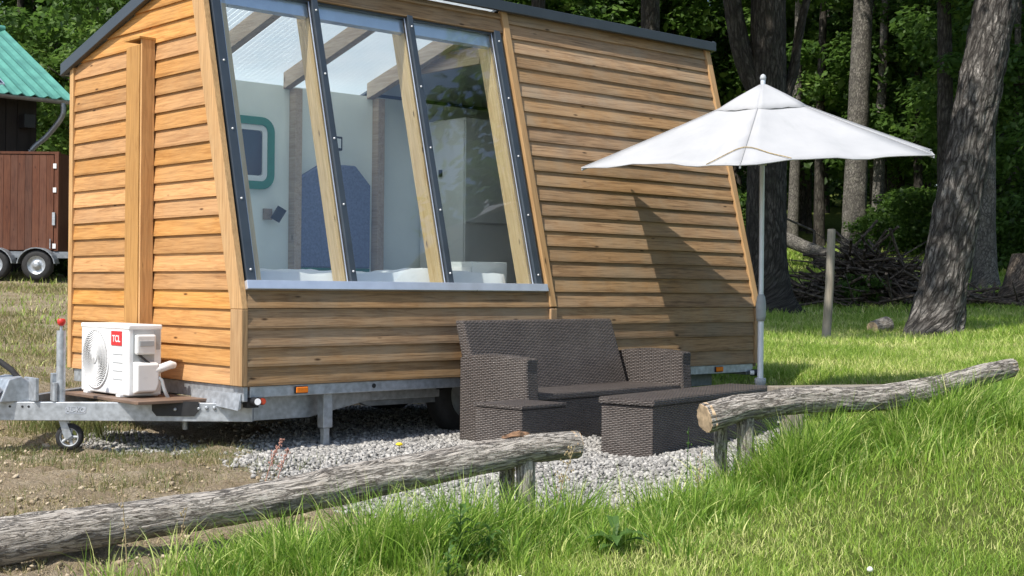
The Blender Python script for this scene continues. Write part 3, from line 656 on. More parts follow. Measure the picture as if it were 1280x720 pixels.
# axles and wheels
for x in (2.05, 2.80):
    MB().tube([(x, .3, .34), (x, 2.2, .34)], .035, 12).build('axle', M['galv_dark'], T)
    for y, sgn in ((.30, -1), (2.2, 1)):
        wh = bpy.data.objects.new('wheel', None); COL.objects.link(wh); wh.parent = T; wh.location = (x, y, .345)
        MB().lathe([(.18, -.09), (.26, -.095), (.295, -.07), (.30, -.03), (.30, .03), (.295, .07), (.26, .095), (.18, .09)], 36, ax='y', caps=False).build('tyre', M['rubber'], wh)
        MB().lathe([(.05, -.05), (.12, -.045), (.17, -.075), (.182, -.085), (.182, .085)], 30, ax='y').build('rim', M['galv'], wh)
    fd = MB(); 
    for i in range(12):
        a0, a1 = [rad(15 + 150 * (i + t) / 12) for t in (0, 1)]
        P = [(x + .345 * math.cos(a), y, .345 + .345 * math.sin(a) * .6) for a in (a0, a1) for y in (.12, .42)]
        fd.poly([P[0], P[1], P[3], P[2]])
    fd.build('mudguard', M['black'], T)
# lamps on the frame
for x, z in ((.41, .462), (4.66, .462)):
    m_ = MB().box(x - .05, x + .05, -.024, -.0125, z - .024, z + .024).build('marker_lamp', M['black'], T, .004); pt(m_, 'amber side marker lamp')
    MB().box(x - .045, x + .045, -.034, -.0245, z - .019, z + .019).build('lens', M['orange'], m_, .004)
for x in (1.00, 4.28):
    o = inst('rail_hole', hole_me, T, Matrix(((2, 0, 0, x), (0, 0, -2, -.0125), (0, 2, 0, .465), (0, 0, 0, 1))))
MB().box(.02, .10, .0, .06, .36, .42).build('lamp_bracket', M['black'], T)
pl = MB().tube([(.045, -.075, .405), (.055, .0, .405)], .026, 16).build('position_lamp', M['black'], T); MB().tube([(.044, -.079, .405), (.045, -.076, .405)], .021, 16).build('lens', M['lens'], pl)
pl = MB().tube([(.085, -.07, .405), (.095, .0, .405)], .024, 16).build('position_lamp', M['black'], T); MB().tube([(.084, -.074, .405), (.085, -.0705, .405)], .021, 16).build('lens', M['red_lens'], pl)
pl = MB().tube([(5.10, -.03, .42), (5.16, -.07, .42)], .028, 16).build('rear_lamp', M['black'], T); MB().tube([(5.06, -.04, .42), (5.085, -.065, .42)], .02, 16).build('lens', M['lens'], pl)
MB().tube([(5.12, .0, .41), (5.20, -.05, .41)], .022, 12).build('lamp_arm', M['black'], T)
# overrun hitch
MB().box(-1.50, -.96, 1.18, 1.32, .37, .43).build('hitch_tube', M['galv'], T, .012)
MB().loft([(-1.12, 1.12, .375), (-.92, 1.12, .375), (-.92, 1.12, .50), (-.98, 1.12, .54), (-1.06, 1.12, .52)], [(-1.12, 1.38, .375), (-.92, 1.38, .375), (-.92, 1.38, .50), (-.98, 1.38, .54), (-1.06, 1.38, .52)]).build('hitch_housing', M['galv'], T, .006)
MB().box(-.93, -.905, 1.02, 1.20, .38, .53).build('hitch_plate', M['galv'], T, .004)
MB().box(-1.62, -1.10, 1.13, 1.37, .43, .475).build('coupling', M['galv'], T, .015)
hs = [at_d(*p, 9.0) for p in ((-30, 440), (0, 452), (14, 462), (26, 476), (34, 492))]
MB().tube(hs, .02, 10).build('brake_hose', M['rubber'], T)
# jockey wheel
jx, jy = -.775, .985
jo = MB().tube([(jx, jy, .30), (jx, jy, .835)], .029, 18).build('jockey_tube', M['galv'], T)
MB().tube([(jx - .045, jy - .01, .38), (jx - .045, jy - .01, .50)], .018, 12).build('jockey_clamp', M['galv'], T)
MB().box(jx - .05, jx + .02, jy + .02, jy + .05, .38, .56).build('clamp_plate', M['galv'], T, .004)
kn = MB().tube([(jx, jy, .835), (jx, jy, .872)], .010, 10).build('crank_stem', M['galv'], T)
MB().lathe([(.012, .865), (.020, .872), (.027, .885), (.026, .905), (.018, .912)], 18, (jx, jy, 0)).build('crank_knob', M['red_knob'], T)
jw = bpy.data.objects.new('jockey_wheel', None); COL.objects.link(jw); jw.parent = T; jw.location = (jx + .055, jy - .02, .145); jw.rotation_euler = (0, 0, rad(-35))
MB().lathe([(.06, -.028), (.078, -.03), (.087, -.018), (.088, 0), (.087, .018), (.078, .03), (.06, .028)], 30, ax='y', caps=False).build('tyre', M['rubber'], jw)
jr = MB(); jr.lathe([(.012, -.025), (.022, -.027), (.024, .02)], 14, ax='y')
jr.lathe([(.054, .02), (.054, -.026), (.066, -.027), (.066, .02)], 26, ax='y', caps=False)
for i in range(5):
    a = 2 * math.pi * i / 5; jr.tube([(.02 * math.cos(a), -.012, .02 * math.sin(a)), (.06 * math.cos(a), -.016, .06 * math.sin(a))], .010, 6)
jr.build('rim', M['grey_plastic'], jw)
MB().loft([(-.07, -.036, .13), (-.03, -.036, .14), (.02, -.036, .01), (-.01, -.036, -.015), (-.03, -.036, .0)], [(-.07, -.030, .13), (-.03, -.030, .14), (.02, -.030, .01), (-.01, -.030, -.015), (-.03, -.030, .0)]).build('fork', M['galv'], jw)
MB().box(-.06, .0, -.03, .03, .09, .14).build('fork_top', M['galv'], jw)

# ================================================================= heat pump (outdoor unit)
ac = thing('heat_pump', 'white outdoor heat-pump unit with a swirl fan grille on the drawbar platform', 'air conditioner', (-.43, .73, .41))
AW, AD, AH = .70, .235, .46          # width along Y, depth along X, height
MB().box(0, AD, 0, AW, 0, AH).build('casing', M['white_paint'], ac, .010)
MB().box(-.004, AD + .004, -.004, AW + .004, AH - .028, AH + .004).build('top_cover', M['white_paint'], ac, .008)
cy_, cz_ = .475, .225; R0 = .19
g = MB().lathe([(R0 + .012, -.001), (R0 + .012, -.008), (R0, -.010), (R0, -.0005)], 48, (0, cy_, cz_), ax='x'); g.build('fan_ring', M['white_paint'], ac)
MB().lathe([(R0 - .002, -.0015), (R0 - .002, -.003)], 48, (0, cy_, cz_), ax='x').build('fan_opening', M['vent_grey'], ac)
fg = MB()
for i in range(46):
    a0 = 2 * math.pi * i / 46; P = []
    for t in np.linspace(0, 1, 9):
        r_ = .03 + (R0 - .032) * t; a = a0 - 1.25 * t**1.2; P.append((-.008, cy_ + r_ * math.cos(a), cz_ + r_ * math.sin(a)))
    fg.tube(P, [0.0019 + .0016 * t for t in np.linspace(0, 1, 9)], 5, False)
for r_ in (.08, .12, .16): 
    P = [(-.006, cy_ + r_ * math.cos(t), cz_ + r_ * math.sin(t)) for t in np.linspace(0, 2 * math.pi, 49)]; fg.tube(P, .0022, 4, False)
fg.lathe([(.035, -.012), (.030, -.015), (.0, -.016)], 20, (0, cy_, cz_), ax='x'); fg.build('fan_grille', M['white_paint'], ac)
bd = MB().box(-.0045, -.001, .095, .245, .325, .42).build('badge', M['red'], ac)
text('lettering', 'TCL', .062, M['white_paint'], bd, Matrix(((0, 0, -1, -.0046), (-1, 0, 0, .17), (0, 1, 0, .368), (0, 0, 0, 1))), .0008)
for i in range(4): MB().box(-.0025, -.001, .085, .225, .10 + i * .055, .105 + i * .055).build('vent_slot', M['grey_plastic'], ac)
MB().box(.03, AD - .055, -.003, -.0005, .06, .43).build('service_recess', M['grey_plastic'], ac)
MB().box(.035, AD - .06, -.045, -.003, .27, .40).build('terminal_cover', M['white_plastic'], ac, .012)
MB().box(.055, AD - .08, -.049, -.0455, .325, .36).build('handle_recess', M['grey_plastic'], ac, .004)
MB().box(AD - .052, AD - .012, -.003, -.0005, .30, .43).build('type_label', M['grey_plastic'], ac)
MB().loft([(.025, -.075, .03), (.16, -.075, .03), (.18, -.075, .08), (.18, -.075, .21), (.025, -.075, .21)], [(.025, -.004, .01), (.17, -.004, .01), (.19, -.004, .07), (.19, -.004, .225), (.025, -.004, .225)]).build('valve_cover', M['white_plastic'], ac, .010)
MB().tube([(.06, -.02, .27), (.10, -.03, .235), (.145, -.05, .195), (.16, -.06, .17)], .008, 10).build('power_cable', M['black'], ac)
MB().tube([(.16, -.05, .165), (.22, -.06, .185), (.27, -.06, .20), (.30, -.055, .195)], [.026, .028, .028, .022], 14).build('pipe_sleeve', M['white_plastic'], ac)
MB().tube([(.16, -.055, .14), (.20, -.07, .10), (.215, -.08, .04), (.24, -.085, -.02), (.29, -.06, -.045)], .012, 10).build('drain_pipe', M['grey_plastic'], ac)
for y in (.08, .56): MB().box(-.02, AD + .02, y, y + .06, -.012, .006).build('foot', M['white_paint'], ac, .003)

# ================================================================= wicker furniture
def prism(P, y0, y1): return MB().loft([(x, y0, z) for x, z in P], [(x, y1, z) for x, z in P])
sofa = thing('wicker_sofa', 'dark brown wicker two-seat sofa with high back against the cabin front', 'sofa', (1.52, -.30, .085), .08)
SLN, SDP = 1.84, .64
# local: x along length, y back(+)/front(-); back plane at y=0
def arm_part(x0, x1):
    pr = [(.0, .0), (-SDP, .0), (-SDP, .30), (-SDP + .015, .50), (-SDP + .01, .585), (-.42, .60), (-.25, .605), (-.08, .59), (.0, .575)]
    return MB().loft([(x0, y, z) for y, z in pr], [(x1, y, z) for y, z in pr]).build('armrest', M['wicker'], sofa, .012)
arm_part(0, .115); arm_part(SLN - .115, SLN)
bk = [(-.19, .30), (-.07, .30), (.075, .825), (-.01, .825)]
MB().loft([(.02, y, z) for y, z in bk], [(SLN - .20, y, z) for y, z in bk]).build('backrest', M['wicker'], sofa, .014)
MB().box(.118, SLN - .118, -SDP + .02, -.02, .30, .345).build('seat', M['wicker'], sofa, .012)
MB().box(.118, SLN - .118, -SDP + .03, -.02, .02, .298).build('base', M['wicker'], sofa, .006)
stool = thing('wicker_footstool', 'low square dark wicker footstool pushed against the sofa front', 'footstool', (1.13, -1.36, .05), .10)
MB().box(0, .43, 0, .40, .015, .335).build('body', M['wicker'], stool, .008); MB().box(-.006, .436, -.006, .406, .337, .36).build('top', M['wicker'], stool, .008)
tbl = thing('wicker_table', 'long low dark wicker table in front of the sofa beside the parasol pole', 'table', (1.80, -1.84, .07), .185)
TL, TW = 1.74, .40
MB().box(.008, TL - .008, .008, TW - .008, .0, .335).build('body', M['wicker'], tbl, .006)
MB().box(-.008, TL + .008, -.008, TW + .008, .338, .380).build('top', M['wicker'], tbl, .012)

# ================================================================= parasol
PX, PY = 3.695, -1.205; gz0 = .11
par = thing('parasol', 'white hexagonal parasol open on a pale pole beside the wicker table', 'parasol', (PX, PY, gz0))
PR = 1.41; RIMZ = 2.125 - gz0; TOPZ = 2.655 - gz0
angs = [rad(166 - 60 * i) for i in range(6)]
def tip(a, rr=1., dz=0): # angle in the (right, towards camera) frame
    d = RT * math.cos(a) - FH * math.sin(a); t = (.075 * math.cos(a) - .16 * math.sin(a)) * rr
    return np.array([d[0] * PR * rr, d[1] * PR * rr, dz + t])
cv = MB(); nr, ns = 14, 10
def canopy_pt(i, s, t):   # sector i, s 0..1 across, t 0..1 from top to rim
    a, b = tip(angs[i], 1), tip(angs[(i + 1) % 6], 1)
    p = a * (1 - s) + b * s; sag = 4 * s * (1 - s)
    p = p * t; p = p * (1 - .022 * sag * t)      # scalloped hem
    z = TOPZ + (RIMZ - TOPZ) * (t**.93) - .035 * sag * t * (1 - t) * 2 + .012 * sag * t**3
    z += .012 * math.sin(9 * s + 4 * t + i) * t * sag + .006 * math.sin(23 * s + 7 * t + 2 * i) * t * t * sag
    return (p[0], p[1], z + p[2])
ts = np.linspace(.13, 1, nr)
for i in range(6):
    b0 = len(cv.v)
    for j, t in enumerate(ts):
        for m_ in range(ns + 1): cv.uv[len(cv.v)] = (i + m_ / ns, float(t) * 1.4); cv.v.append(canopy_pt(i, m_ / ns, float(t)))
    for j in range(nr - 1):
        for m_ in range(ns): a = b0 + j * (ns + 1) + m_; cv.sm.add(len(cv.f)); cv.f.append((a, a + ns + 1, a + ns + 2, a + 1))
o = cv.build('canopy', M['canvas'], par); s_ = o.modifiers.new('solid', 'SOLIDIFY'); s_.thickness = .004
hm = MB()
for i in range(6):
    for i_ in (i,): hm.tube([np.array(canopy_pt(i, s, 1.)) for s in np.linspace(0, 1, 13)], .0045, 6, False)
    hm.tube([np.array(canopy_pt(i, 0, t)) + np.array([0, 0, .002]) for t in np.linspace(.2, 1, 10)], .003, 5, False)
hm.build('hem', M['canvas'], o)
cs = MB(); cs.tube([np.array(canopy_pt(0, .80 + .40 * q if .80 + .4 * q <= 1 else 1, 1 - .21 * math.sin(math.pi * min(1, q / 1.0)) )) + np.array([0, 0, .008]) for q in np.linspace(0, .5, 8)] + [np.array(canopy_pt(1, .26 * (q - .5) * 2, 1 - .21 * math.sin(math.pi * q))) + np.array([0, 0, .008]) for q in np.linspace(.5, 1, 8)], .004, 5)
cs.build('loose_cord', M['stalk'], o)
vc = MB(); 
for i in range(6):
    b0 = len(vc.v)
    for j, t in enumerate(np.linspace(.02, .27, 5)):
        for m_ in range(9):
            s = m_ / 8; p = canopy_pt(i, s, float(t)); vc.v.append((p[0], p[1], p[2] + .040 - .040 * (t / .27)**2 * (1 - .35 * 4 * s * (1 - s)) + .012 * math.sin(20 * s + i) * t))
    for j in range(4):
        for m_ in range(8): a = b0 + j * 9 + m_; vc.sm.add(len(vc.f)); vc.f.append((a, a + 9, a + 10, a + 1))
o = vc.build('vent_cap', M['canvas'], par); s_ = o.modifiers.new('solid', 'SOLIDIFY'); s_.thickness = .004
MB().lathe([(.010, 0), (.022, .006), (.024, .02), (.017, .04), (.005, .048)], 18, (0, 0, TOPZ + .055)).build('finial', M['grey_plastic'], par)
MB().tube([(0, 0, .95), (0, 0, TOPZ + .06)], .0185, 16).build('pole', M['pole'], par)
MB().tube([(0, 0, .33), (0, 0, .98)], .0225, 16).build('lower_pole', M['pole'], par)
MB().lathe([(.030, .80), (.037, .84), (.038, .93), (.030, .98), (.022, 1.0)], 18).build('clamp_collar', M['pole_grey'], par)
MB().lathe([(.036, .02), (.036, .33), (.042, .335), (.042, .372), (.036, .376)], 20).build('base_socket', M['pole_grey'], par)
MB().lathe([(.27, -.02), (.27, .03), (.25, .05), (.05, .06)], 28).build('base_plate', M['concrete'], par)
for i, a in enumerate(angs):
    p = [np.array(canopy_pt(i, 0, t)) - np.array([0, 0, .016]) for t in np.linspace(.02, 1, 8)]
    MB().tube(p, .007, 6).build('rib', M['grey_plastic'], par)
    MB().tube([(0, 0, RIMZ - .02), p[4]], .006, 6).build('strut', M['grey_plastic'], par)
MB().lathe([(.03, RIMZ - .05), (.04, RIMZ - .02), (.03, RIMZ + .01)], 14).build('runner', M['grey_plastic'], par)

# ================================================================= grass, gravel, clods (numpy)
def blades(xy, h, wd, bend, segs, zoff=-.01, heading=None):
    n = len(xy); z = H(xy[:, 0], xy[:, 1]) + zoff; a = rng.uniform(0, 2 * math.pi, n) if heading is None else heading
    fa = rng.uniform(0, 2 * math.pi, n); d = np.stack([np.cos(a), np.sin(a)], 1); f = np.stack([np.cos(fa), np.sin(fa)], 1)
    V = []; 
    for k in range(segs):
        t = k / segs; c = xy + d * (bend * h * t**1.9)[:, None]; zz = z + h * (t - .38 * bend * t**2.2); wk = wd * (1 - t**1.6) * .5
        V.append(np.concatenate([c - f * wk[:, None], zz[:, None]], 1)); V.append(np.concatenate([c + f * wk[:, None], zz[:, None]], 1))
    c = xy + d * (bend * h)[:, None]; V.append(np.concatenate([c, (z + h * (1 - .38 * bend))[:, None]], 1))
    m = 2 * segs + 1; V = np.stack(V, 1).reshape(-1, 3); base = np.arange(n) * m; F_ = []
    for k in range(segs - 1): F_.append(np.stack([base + 2 * k, base + 2 * k + 1, base + 2 * k + 3, base + 2 * k + 2], 1))
    Q = np.concatenate(F_) if F_ else None; Tt = np.stack([base + 2 * segs - 2, base + 2 * segs - 1, base + 2 * segs], 1)
    return V, Q, Tt, m
def grass_obj(name, label, mat, layers):
    Vs, Qs, Ts, As = [], [], [], []; off = 0
    for xy, h, wd, bend, segs, r, *hd in layers:
        V, Q, Tt, m = blades(xy, h, wd, bend, segs, heading=hd[0] if hd else None); Vs.append(V); 
        if Q is not None: Qs.append(Q + off)
        Ts.append(Tt + off); As.append(np.repeat(r, m)); off += len(V)
    me = npmesh(name, np.concatenate(Vs), ([np.concatenate(Qs)] if Qs else []) + [np.concatenate(Ts)], mat, {'rnd': np.concatenate(As)}, False)
    return tag(inst(name, me), label, 'grass', None, 'stuff')
def samp(u0, u1, dens, vlo=None, vhi=None, margin=1.9):
    vmax = .40 * u1 + margin; n = int((u1 - u0) * 2 * vmax * dens); u = rng.uniform(u0, u1, n); v = rng.uniform(-vmax, vmax, n)
    k = np.abs(v) < .40 * u + margin
    if vlo is not None: k &= v > vlo
    if vhi is not None: k &= v < vhi
    u, v = u[k], v[k]; return CAM[:2] + u[:, None] * FH[:2] + v[:, None] * RT[:2], u, v
def inhouse(x, y, m=.1): return (x > -m) & (x < LX + m) & (y > -m) & (y < 2.5 + m)
lay = []
for u0, u1, dens, hm_, wd in ((5.2, 7.2, 6500, .065, .0042), (7.2, 9.5, 4800, .07, .0048), (9.5, 13, 2600, .075, .0065), (13, 18, 2300, .10, .0085), (18, 27, 800, .13, .014), (27, 46, 180, .16, .026)):
    xy, u, v = samp(u0, u1, dens); g_, l_ = zones(xy[:, 0], xy[:, 1]); pn = fbm(xy[:, 0] * 1.7, xy[:, 1] * 1.7)
    keep = (rng.random(len(xy)) < l_ * (.55 + .8 * pn)) & ~inhouse(xy[:, 0], xy[:, 1]); 
    if u0 > 12: keep &= (v > .13 * u) | (v < -.25 * u)
    xy, pn = xy[keep], pn[keep]; n = len(xy); h = hm_ * (.4 + 1.1 * pn) * rng.uniform(.5, 1.5, n)
    r = np.clip(rng.normal(.44, .30, n) + (pn - .5) * -.9 + (fbm(xy[:, 0] * .8 + 5, xy[:, 1] * .8) - .5) * .7, 0, 1)
    lay.append((xy, h, wd * rng.uniform(.6, 1.3, n), rng.uniform(.15, .95, n), 2, r))
grass_obj('lawn_grass', 'short sunlit lawn grass with straw-coloured tips', M['grass'], lay)
# tall unmown grass along the log fence
lay = []
def clump(v0, du, n, h, spread, straw=0., wd=.0074, bend=(.15, .95)):
    """one tussock: blades lean outwards from its middle"""
    u0 = fence_u(v0) + du; c = CAM[:2] + u0 * FH[:2] + v0 * RT[:2]; d = rng.normal(0, spread, (n, 2)); xy = c + d
    hd = np.arctan2(d[:, 1], d[:, 0]) + rng.normal(0, .8, n); hh = h * rng.uniform(.35, 1.05, n); r = np.clip(rng.normal(.36 + straw, .30, n), 0, 1)
    lay.append((xy, hh, wd * rng.uniform(.4, 1.5, n), rng.uniform(*bend, n)**1.15, 4, r, hd))
for i in range(300):
    v0 = rng.uniform(-1.2, 3.6); big = fbm(v0 * 1.6 + 2.3, 4.4)[()]
    du = rng.normal(-.22 if v0 > 1.1 else -.48 + .12 * max(0, v0), .15)
    clump(v0, du, int(rng.integers(40, 120)), rng.uniform(.10, .24) + .16 * max(0, float(big) - .45), rng.uniform(.03, .08), rng.uniform(-.15, .2))
for v0, du, n, h in ((1.35, -.10, 500, .40), (1.52, -.16, 650, .46), (1.66, -.08, 450, .40), (1.44, -.26, 400, .34), (2.1, -.12, 350, .34), (2.35, -.16, 500, .38), (2.5, -.08, 450, .40), (2.68, -.1, 350, .36), (1.12, -.05, 300, .32),
                     (-.62, -.52, 420, .42), (-.42, -.56, 500, .40), (-.2, -.46, 450, .44), (-.05, -.36, 350, .38), (.12, -.34, 300, .34), (-.9, -.55, 250, .36), (.30, -.16, 260, .34), (.75, -.25, 260, .28), (.9, -.18, 260, .26)):
    clump(v0, du, n, h, .075)
for i in range(26): clump(rng.uniform(-1.65, -1.0), rng.normal(-.46, .08), int(rng.integers(8, 36)), rng.uniform(.12, .32), .05, .2)
for i in range(26): clump(rng.uniform(-.8, 1.0), rng.uniform(-.02, .14), int(rng.integers(5, 14)), rng.uniform(.2, .38), .02, .35, .0035, (.05, .5))
for i in range(40): clump(rng.uniform(1.2, 3.0), rng.uniform(.02, .3), int(rng.integers(25, 60)), rng.uniform(.12, .25), .05, .15)
grass_obj('tall_grass', 'long uncut green grass growing up around the log fence', M['tall_grass'], lay)
# sparse patchy grass on the bare soil
lay = []
for u0, u1, dens, hm_, wd in ((5.2, 8.2, 1300, .045, .004), (8.2, 11, 2200, .06, .005), (11, 16, 1700, .07, .008), (16, 28, 520, .09, .016)):
    xy, u, v = samp(u0, u1, dens, vhi=.6 if u0 < 11 else None); g_, l_ = zones(xy[:, 0], xy[:, 1]); pn = fbm(xy[:, 0] * 1.3 + 3, xy[:, 1] * 1.3)
    keep = (rng.random(len(xy)) < (1 - g_) * (1 - l_) * sst(.38, .60, pn) * 1.2 + .12) & (g_ < .5) & ~inhouse(xy[:, 0], xy[:, 1], -.3); xy, pn = xy[keep], pn[keep]; n = len(xy)
    lay.append((xy, hm_ * rng.uniform(.4, 1.6, n) * (.4 + pn), wd * rng.uniform(.6, 1.3, n), rng.uniform(.2, 1, n), 2, np.clip(rng.normal(.58, .28, n), 0, 1)))
xy, u, v = samp(5.2, 10.5, 1500, vhi=.4); g_, l_ = zones(xy[:, 0], xy[:, 1]); keep = (rng.random(len(xy)) < (1 - g_) * (1 - l_) * (.25 + .9 * fbm(xy[:, 0] * 2.5, xy[:, 1] * 2.5 + 7))) & (g_ < .4) & ~inhouse(xy[:, 0], xy[:, 1], -.2); xy = xy[keep]; n = len(xy)
lay.append((xy, rng.uniform(.012, .05, n), rng.uniform(.002, .006, n), rng.uniform(1., 1.7, n), 2, np.clip(rng.normal(.85, .2, n), 0, 1)))
xy = np.stack([rng.normal(-.32, .16, 900), rng.normal(1.85, .28, 900)], 1); lay.append((xy, rng.uniform(.08, .26, 900), np.full(900, .006), rng.uniform(.1, .7, 900), 3, np.clip(rng.normal(.15, .15, 900), 0, 1)))
for cx0, cy0, sx0, n in ((-.75, .45, .3, 800), (-1.2, 1.0, .35, 700), (-.25, .15, .22, 450), (-1.0, -.5, .3, 350), (-.2, -.7, .18, 220)):
    xy = np.stack([rng.normal(cx0, sx0, n), rng.normal(cy0, sx0 * .6, n)], 1); lay.append((xy, rng.uniform(.03, .10, n), rng.uniform(.003, .006, n), rng.uniform(.2, .9, n), 2, np.clip(rng.normal(.12, .16, n), 0, 1)))
grass_obj('sparse_grass', 'thin patchy grass and straw on the bare brown soil', M['dry_grass'], lay)
def stones(name, label, mat, xy, size, flat=.7, z=None, cat='gravel', lift=.25):
    n = len(xy); c = np.array([(-1, -1, -1), (1, -1, -1), (1, 1, -1), (-1, 1, -1), (-.8, -.8, 1), (.8, -.8, 1), (.8, .8, 1), (-.8, .8, 1)], float) * .5
    V = c[None] * rng.uniform(.55, 1.25, (n, 8, 3)) * size[:, None, None] * np.stack([np.ones(n), rng.uniform(.6, 1, n), rng.uniform(.4, flat, n)], 1)[:, None, :]
    a = rng.uniform(0, 2 * math.pi, n); t = rng.normal(0, .5, n); ca, sa, ct, st = np.cos(a), np.sin(a), np.cos(t), np.sin(t)
    x, y, z_ = V[..., 0], V[..., 1], V[..., 2]; x, z_ = x * ct[:, None] - z_ * st[:, None], x * st[:, None] + z_ * ct[:, None]
    x, y = x * ca[:, None] - y * sa[:, None], x * sa[:, None] + y * ca[:, None]
    zz = H(xy[:, 0], xy[:, 1]) + size * lift + rng.uniform(-.006, .008, n)
    V = np.stack([x + xy[:, :1], y + xy[:, 1:2], z_ + zz[:, None]], -1).reshape(-1, 3)
    q = np.array([(0, 3, 2, 1), (4, 5, 6, 7), (0, 1, 5, 4), (1, 2, 6, 5), (2, 3, 7, 6), (3, 0, 4, 7)]); Fq = (q[None] + (np.arange(n) * 8)[:, None, None]).reshape(-1, 4)
    return tag(inst(name, npmesh(name, V, [Fq], mat, {'rnd': np.repeat(rng.random(n), 8)})), label, cat, None, 'stuff')
n = 120000; xy = np.stack([rng.uniform(-1.2, 4.4, n), rng.uniform(-3.1, 2.4, n)], 1); g_, l_ = zones(xy[:, 0], xy[:, 1])
keep = (rng.random(n) < g_) & ((xy[:, 1] < .9) | (rng.random(n) < .35)); xy = xy[keep]
stones('gravel', 'pale grey crushed-stone gravel spread in front of and under the cabin', M['gravel'], xy, np.abs(rng.normal(.012, .007, len(xy))) + .007)
xy, u, v = samp(5.2, 11, 650, vhi=.6); g_, l_ = zones(xy[:, 0], xy[:, 1]); keep = rng.random(len(xy)) < (1 - g_) * (1 - l_) * (.3 + fbm(xy[:, 0] * 2, xy[:, 1] * 2)); xy = xy[keep]
stones('soil_clods', 'crumbly brown clods of dug soil left of the gravel', M['clod'], xy, rng.exponential(.007, len(xy)) + .004, .5, cat='soil', lift=.1)

# ================================================================= log fence
def bumpy(seed, amp, fa, fl, knots=()):
    def f(th, L, r):
        a = fbm(np.cos(th) * fa + seed, np.sin(th) * fa + seed * 2, L * fl, 4) - .5
        b = vn(np.cos(th) * fa * 5 + seed, np.sin(th) * fa * 5, L * fl * 4 + seed) - .5
        c = vn(np.cos(th) * fa * 7 + seed, np.sin(th) * fa * 7, L * fl * .9) - .5
        o = amp * (a * 2 + b * .55 + c * .7)
        for L0, t0, kr, ka in knots:
            dt = np.angle(np.exp(1j * (th - t0))) * r; o = o + ka * np.exp(-((L - L0)**2 + dt**2) / kr**2)
        return o
    return f
def spline(P, m):
    P = np.array(P, float); n = len(P); o = []
    for i in range(n - 1):
        p0, p1, p2, p3 = P[max(i - 1, 0)], P[i], P[i + 1], P[min(i + 2, n - 1)]
        for t in np.linspace(0, 1, m, endpoint=False): o.append(.5 * ((2 * p1) + (p2 - p0) * t + (2 * p0 - 5 * p1 + 4 * p2 - p3) * t**2 + (3 * p1 - p0 - 3 * p2 + p3) * t**3))
    o.append(P[-1]); return np.array(o)
def fpx(x, y): # pixel -> point on the fence line's vertical plane
    r = ray(x, y); ru, rv = r @ FH, r @ RT; t = 6.77 / (ru - .40 * rv); return CAM + r * t
def log_thing(name, label, px, seed, knots=(), amp=.010):
    P = [fpx(x, y) for x, y, d in px]; rr = [d / 2 / F * ((p - CAM) @ FW) for (x, y, d), p in zip(px, P)]
    S_ = spline([(*p, r) for p, r in zip(P, rr)], 22); t = thing(name, label, 'log')
    m = MB().tube(S_[:, :3], S_[:, 3], 56, False, bumpy(seed, amp, 2.2, 5., knots)); b = m.build('bark_body', M['bark_log'], t)
    n = 57
    for name_, i in (('cut_end', 0), ('cut_end', len(S_) - 1)):
        ringv = [m.v[i * n + k] for k in range(56)]; c = S_[i, :3]; dirv = (S_[i, :3] - S_[1 if i == 0 else i - 1, :3]); dirv /= np.linalg.norm(dirv)
        e = MB(); pts = [tuple(np.array(p) * .97 + c * .03 + dirv * .004) for p in ringv]; e.poly(pts if i else list(reversed(pts)))
        e2 = MB(); e2.loft([tuple(np.array(p) - dirv * .03) for p in (ringv if i else ringv[::-1])], pts if i else pts[::-1]); e2.build(name_, M['cut_wood'], t)
    return t, S_
L1, S1 = log_thing('fence_log', 'long grey bark log whose thick end leaves the picture beside the bare soil', [(-150, 706, 62), (0, 677, 58), (160, 652, 50), (330, 626, 46), (480, 596, 46), (600, 573, 41), (665, 560, 36), (722, 556, 34)], 3.1, [(.9, 1.0, .05, .012), (1.9, .6, .06, .014)])
L2, S2 = log_thing('fence_log', 'crooked weathered log with a sawn end, rising out of the long grass', [(881, 523, 37), (930, 510, 33), (1000, 500, 33), (1070, 500, 32), (1120, 495, 32), (1180, 482, 28), (1230, 467, 25), (1266, 459, 22)], 8.3, [(.5, 1.2, .04, .01)])
rp = [fpx(x, y) for x, y in ((628, 548), (643, 545), (658, 546), (672, 549))]
MB().tube(spline(rp, 6), np.concatenate([np.linspace(.008, .022, 9), np.linspace(.022, .006, 10)]), 16, True, bumpy(31., .014, 3., 18.)).build('rotten_patch', M['rot'], L1)
def post_thing(label, x, ytop, dpx, seed, lean=0., push=0):
    p = fpx(x, ytop); p = p + FH * push; g0 = H1(p[0], p[1]) - .1; r = dpx / 2 / F * ((p - CAM) @ FW); t = thing('fence_post', label, 'post', (p[0], p[1], g0))
    h = p[2] - g0; PP = spline([(lean, 0, 0), (lean * .5, 0, h * .5), (0, 0, h)], 14)
    MB().tube(PP, r, 36, True, bumpy(seed, .006, 2.5, 6)).build('shaft', M['bark_log'], t); return t
post_thing('stubby split post under the end of the long bark log', 657, 572, 24, 1.7)
post_thing('dark second post tucked behind the stubby one under the log end', 634, 566, 19, 5.2, push=.10)
post_thing('bark-covered post holding up the sawn end of the crooked log', 932, 522, 22, 9.4, .02)
post_thing('shaded thin post behind the crooked log, next to the wicker table', 905, 530, 16, 2.4, push=.10)
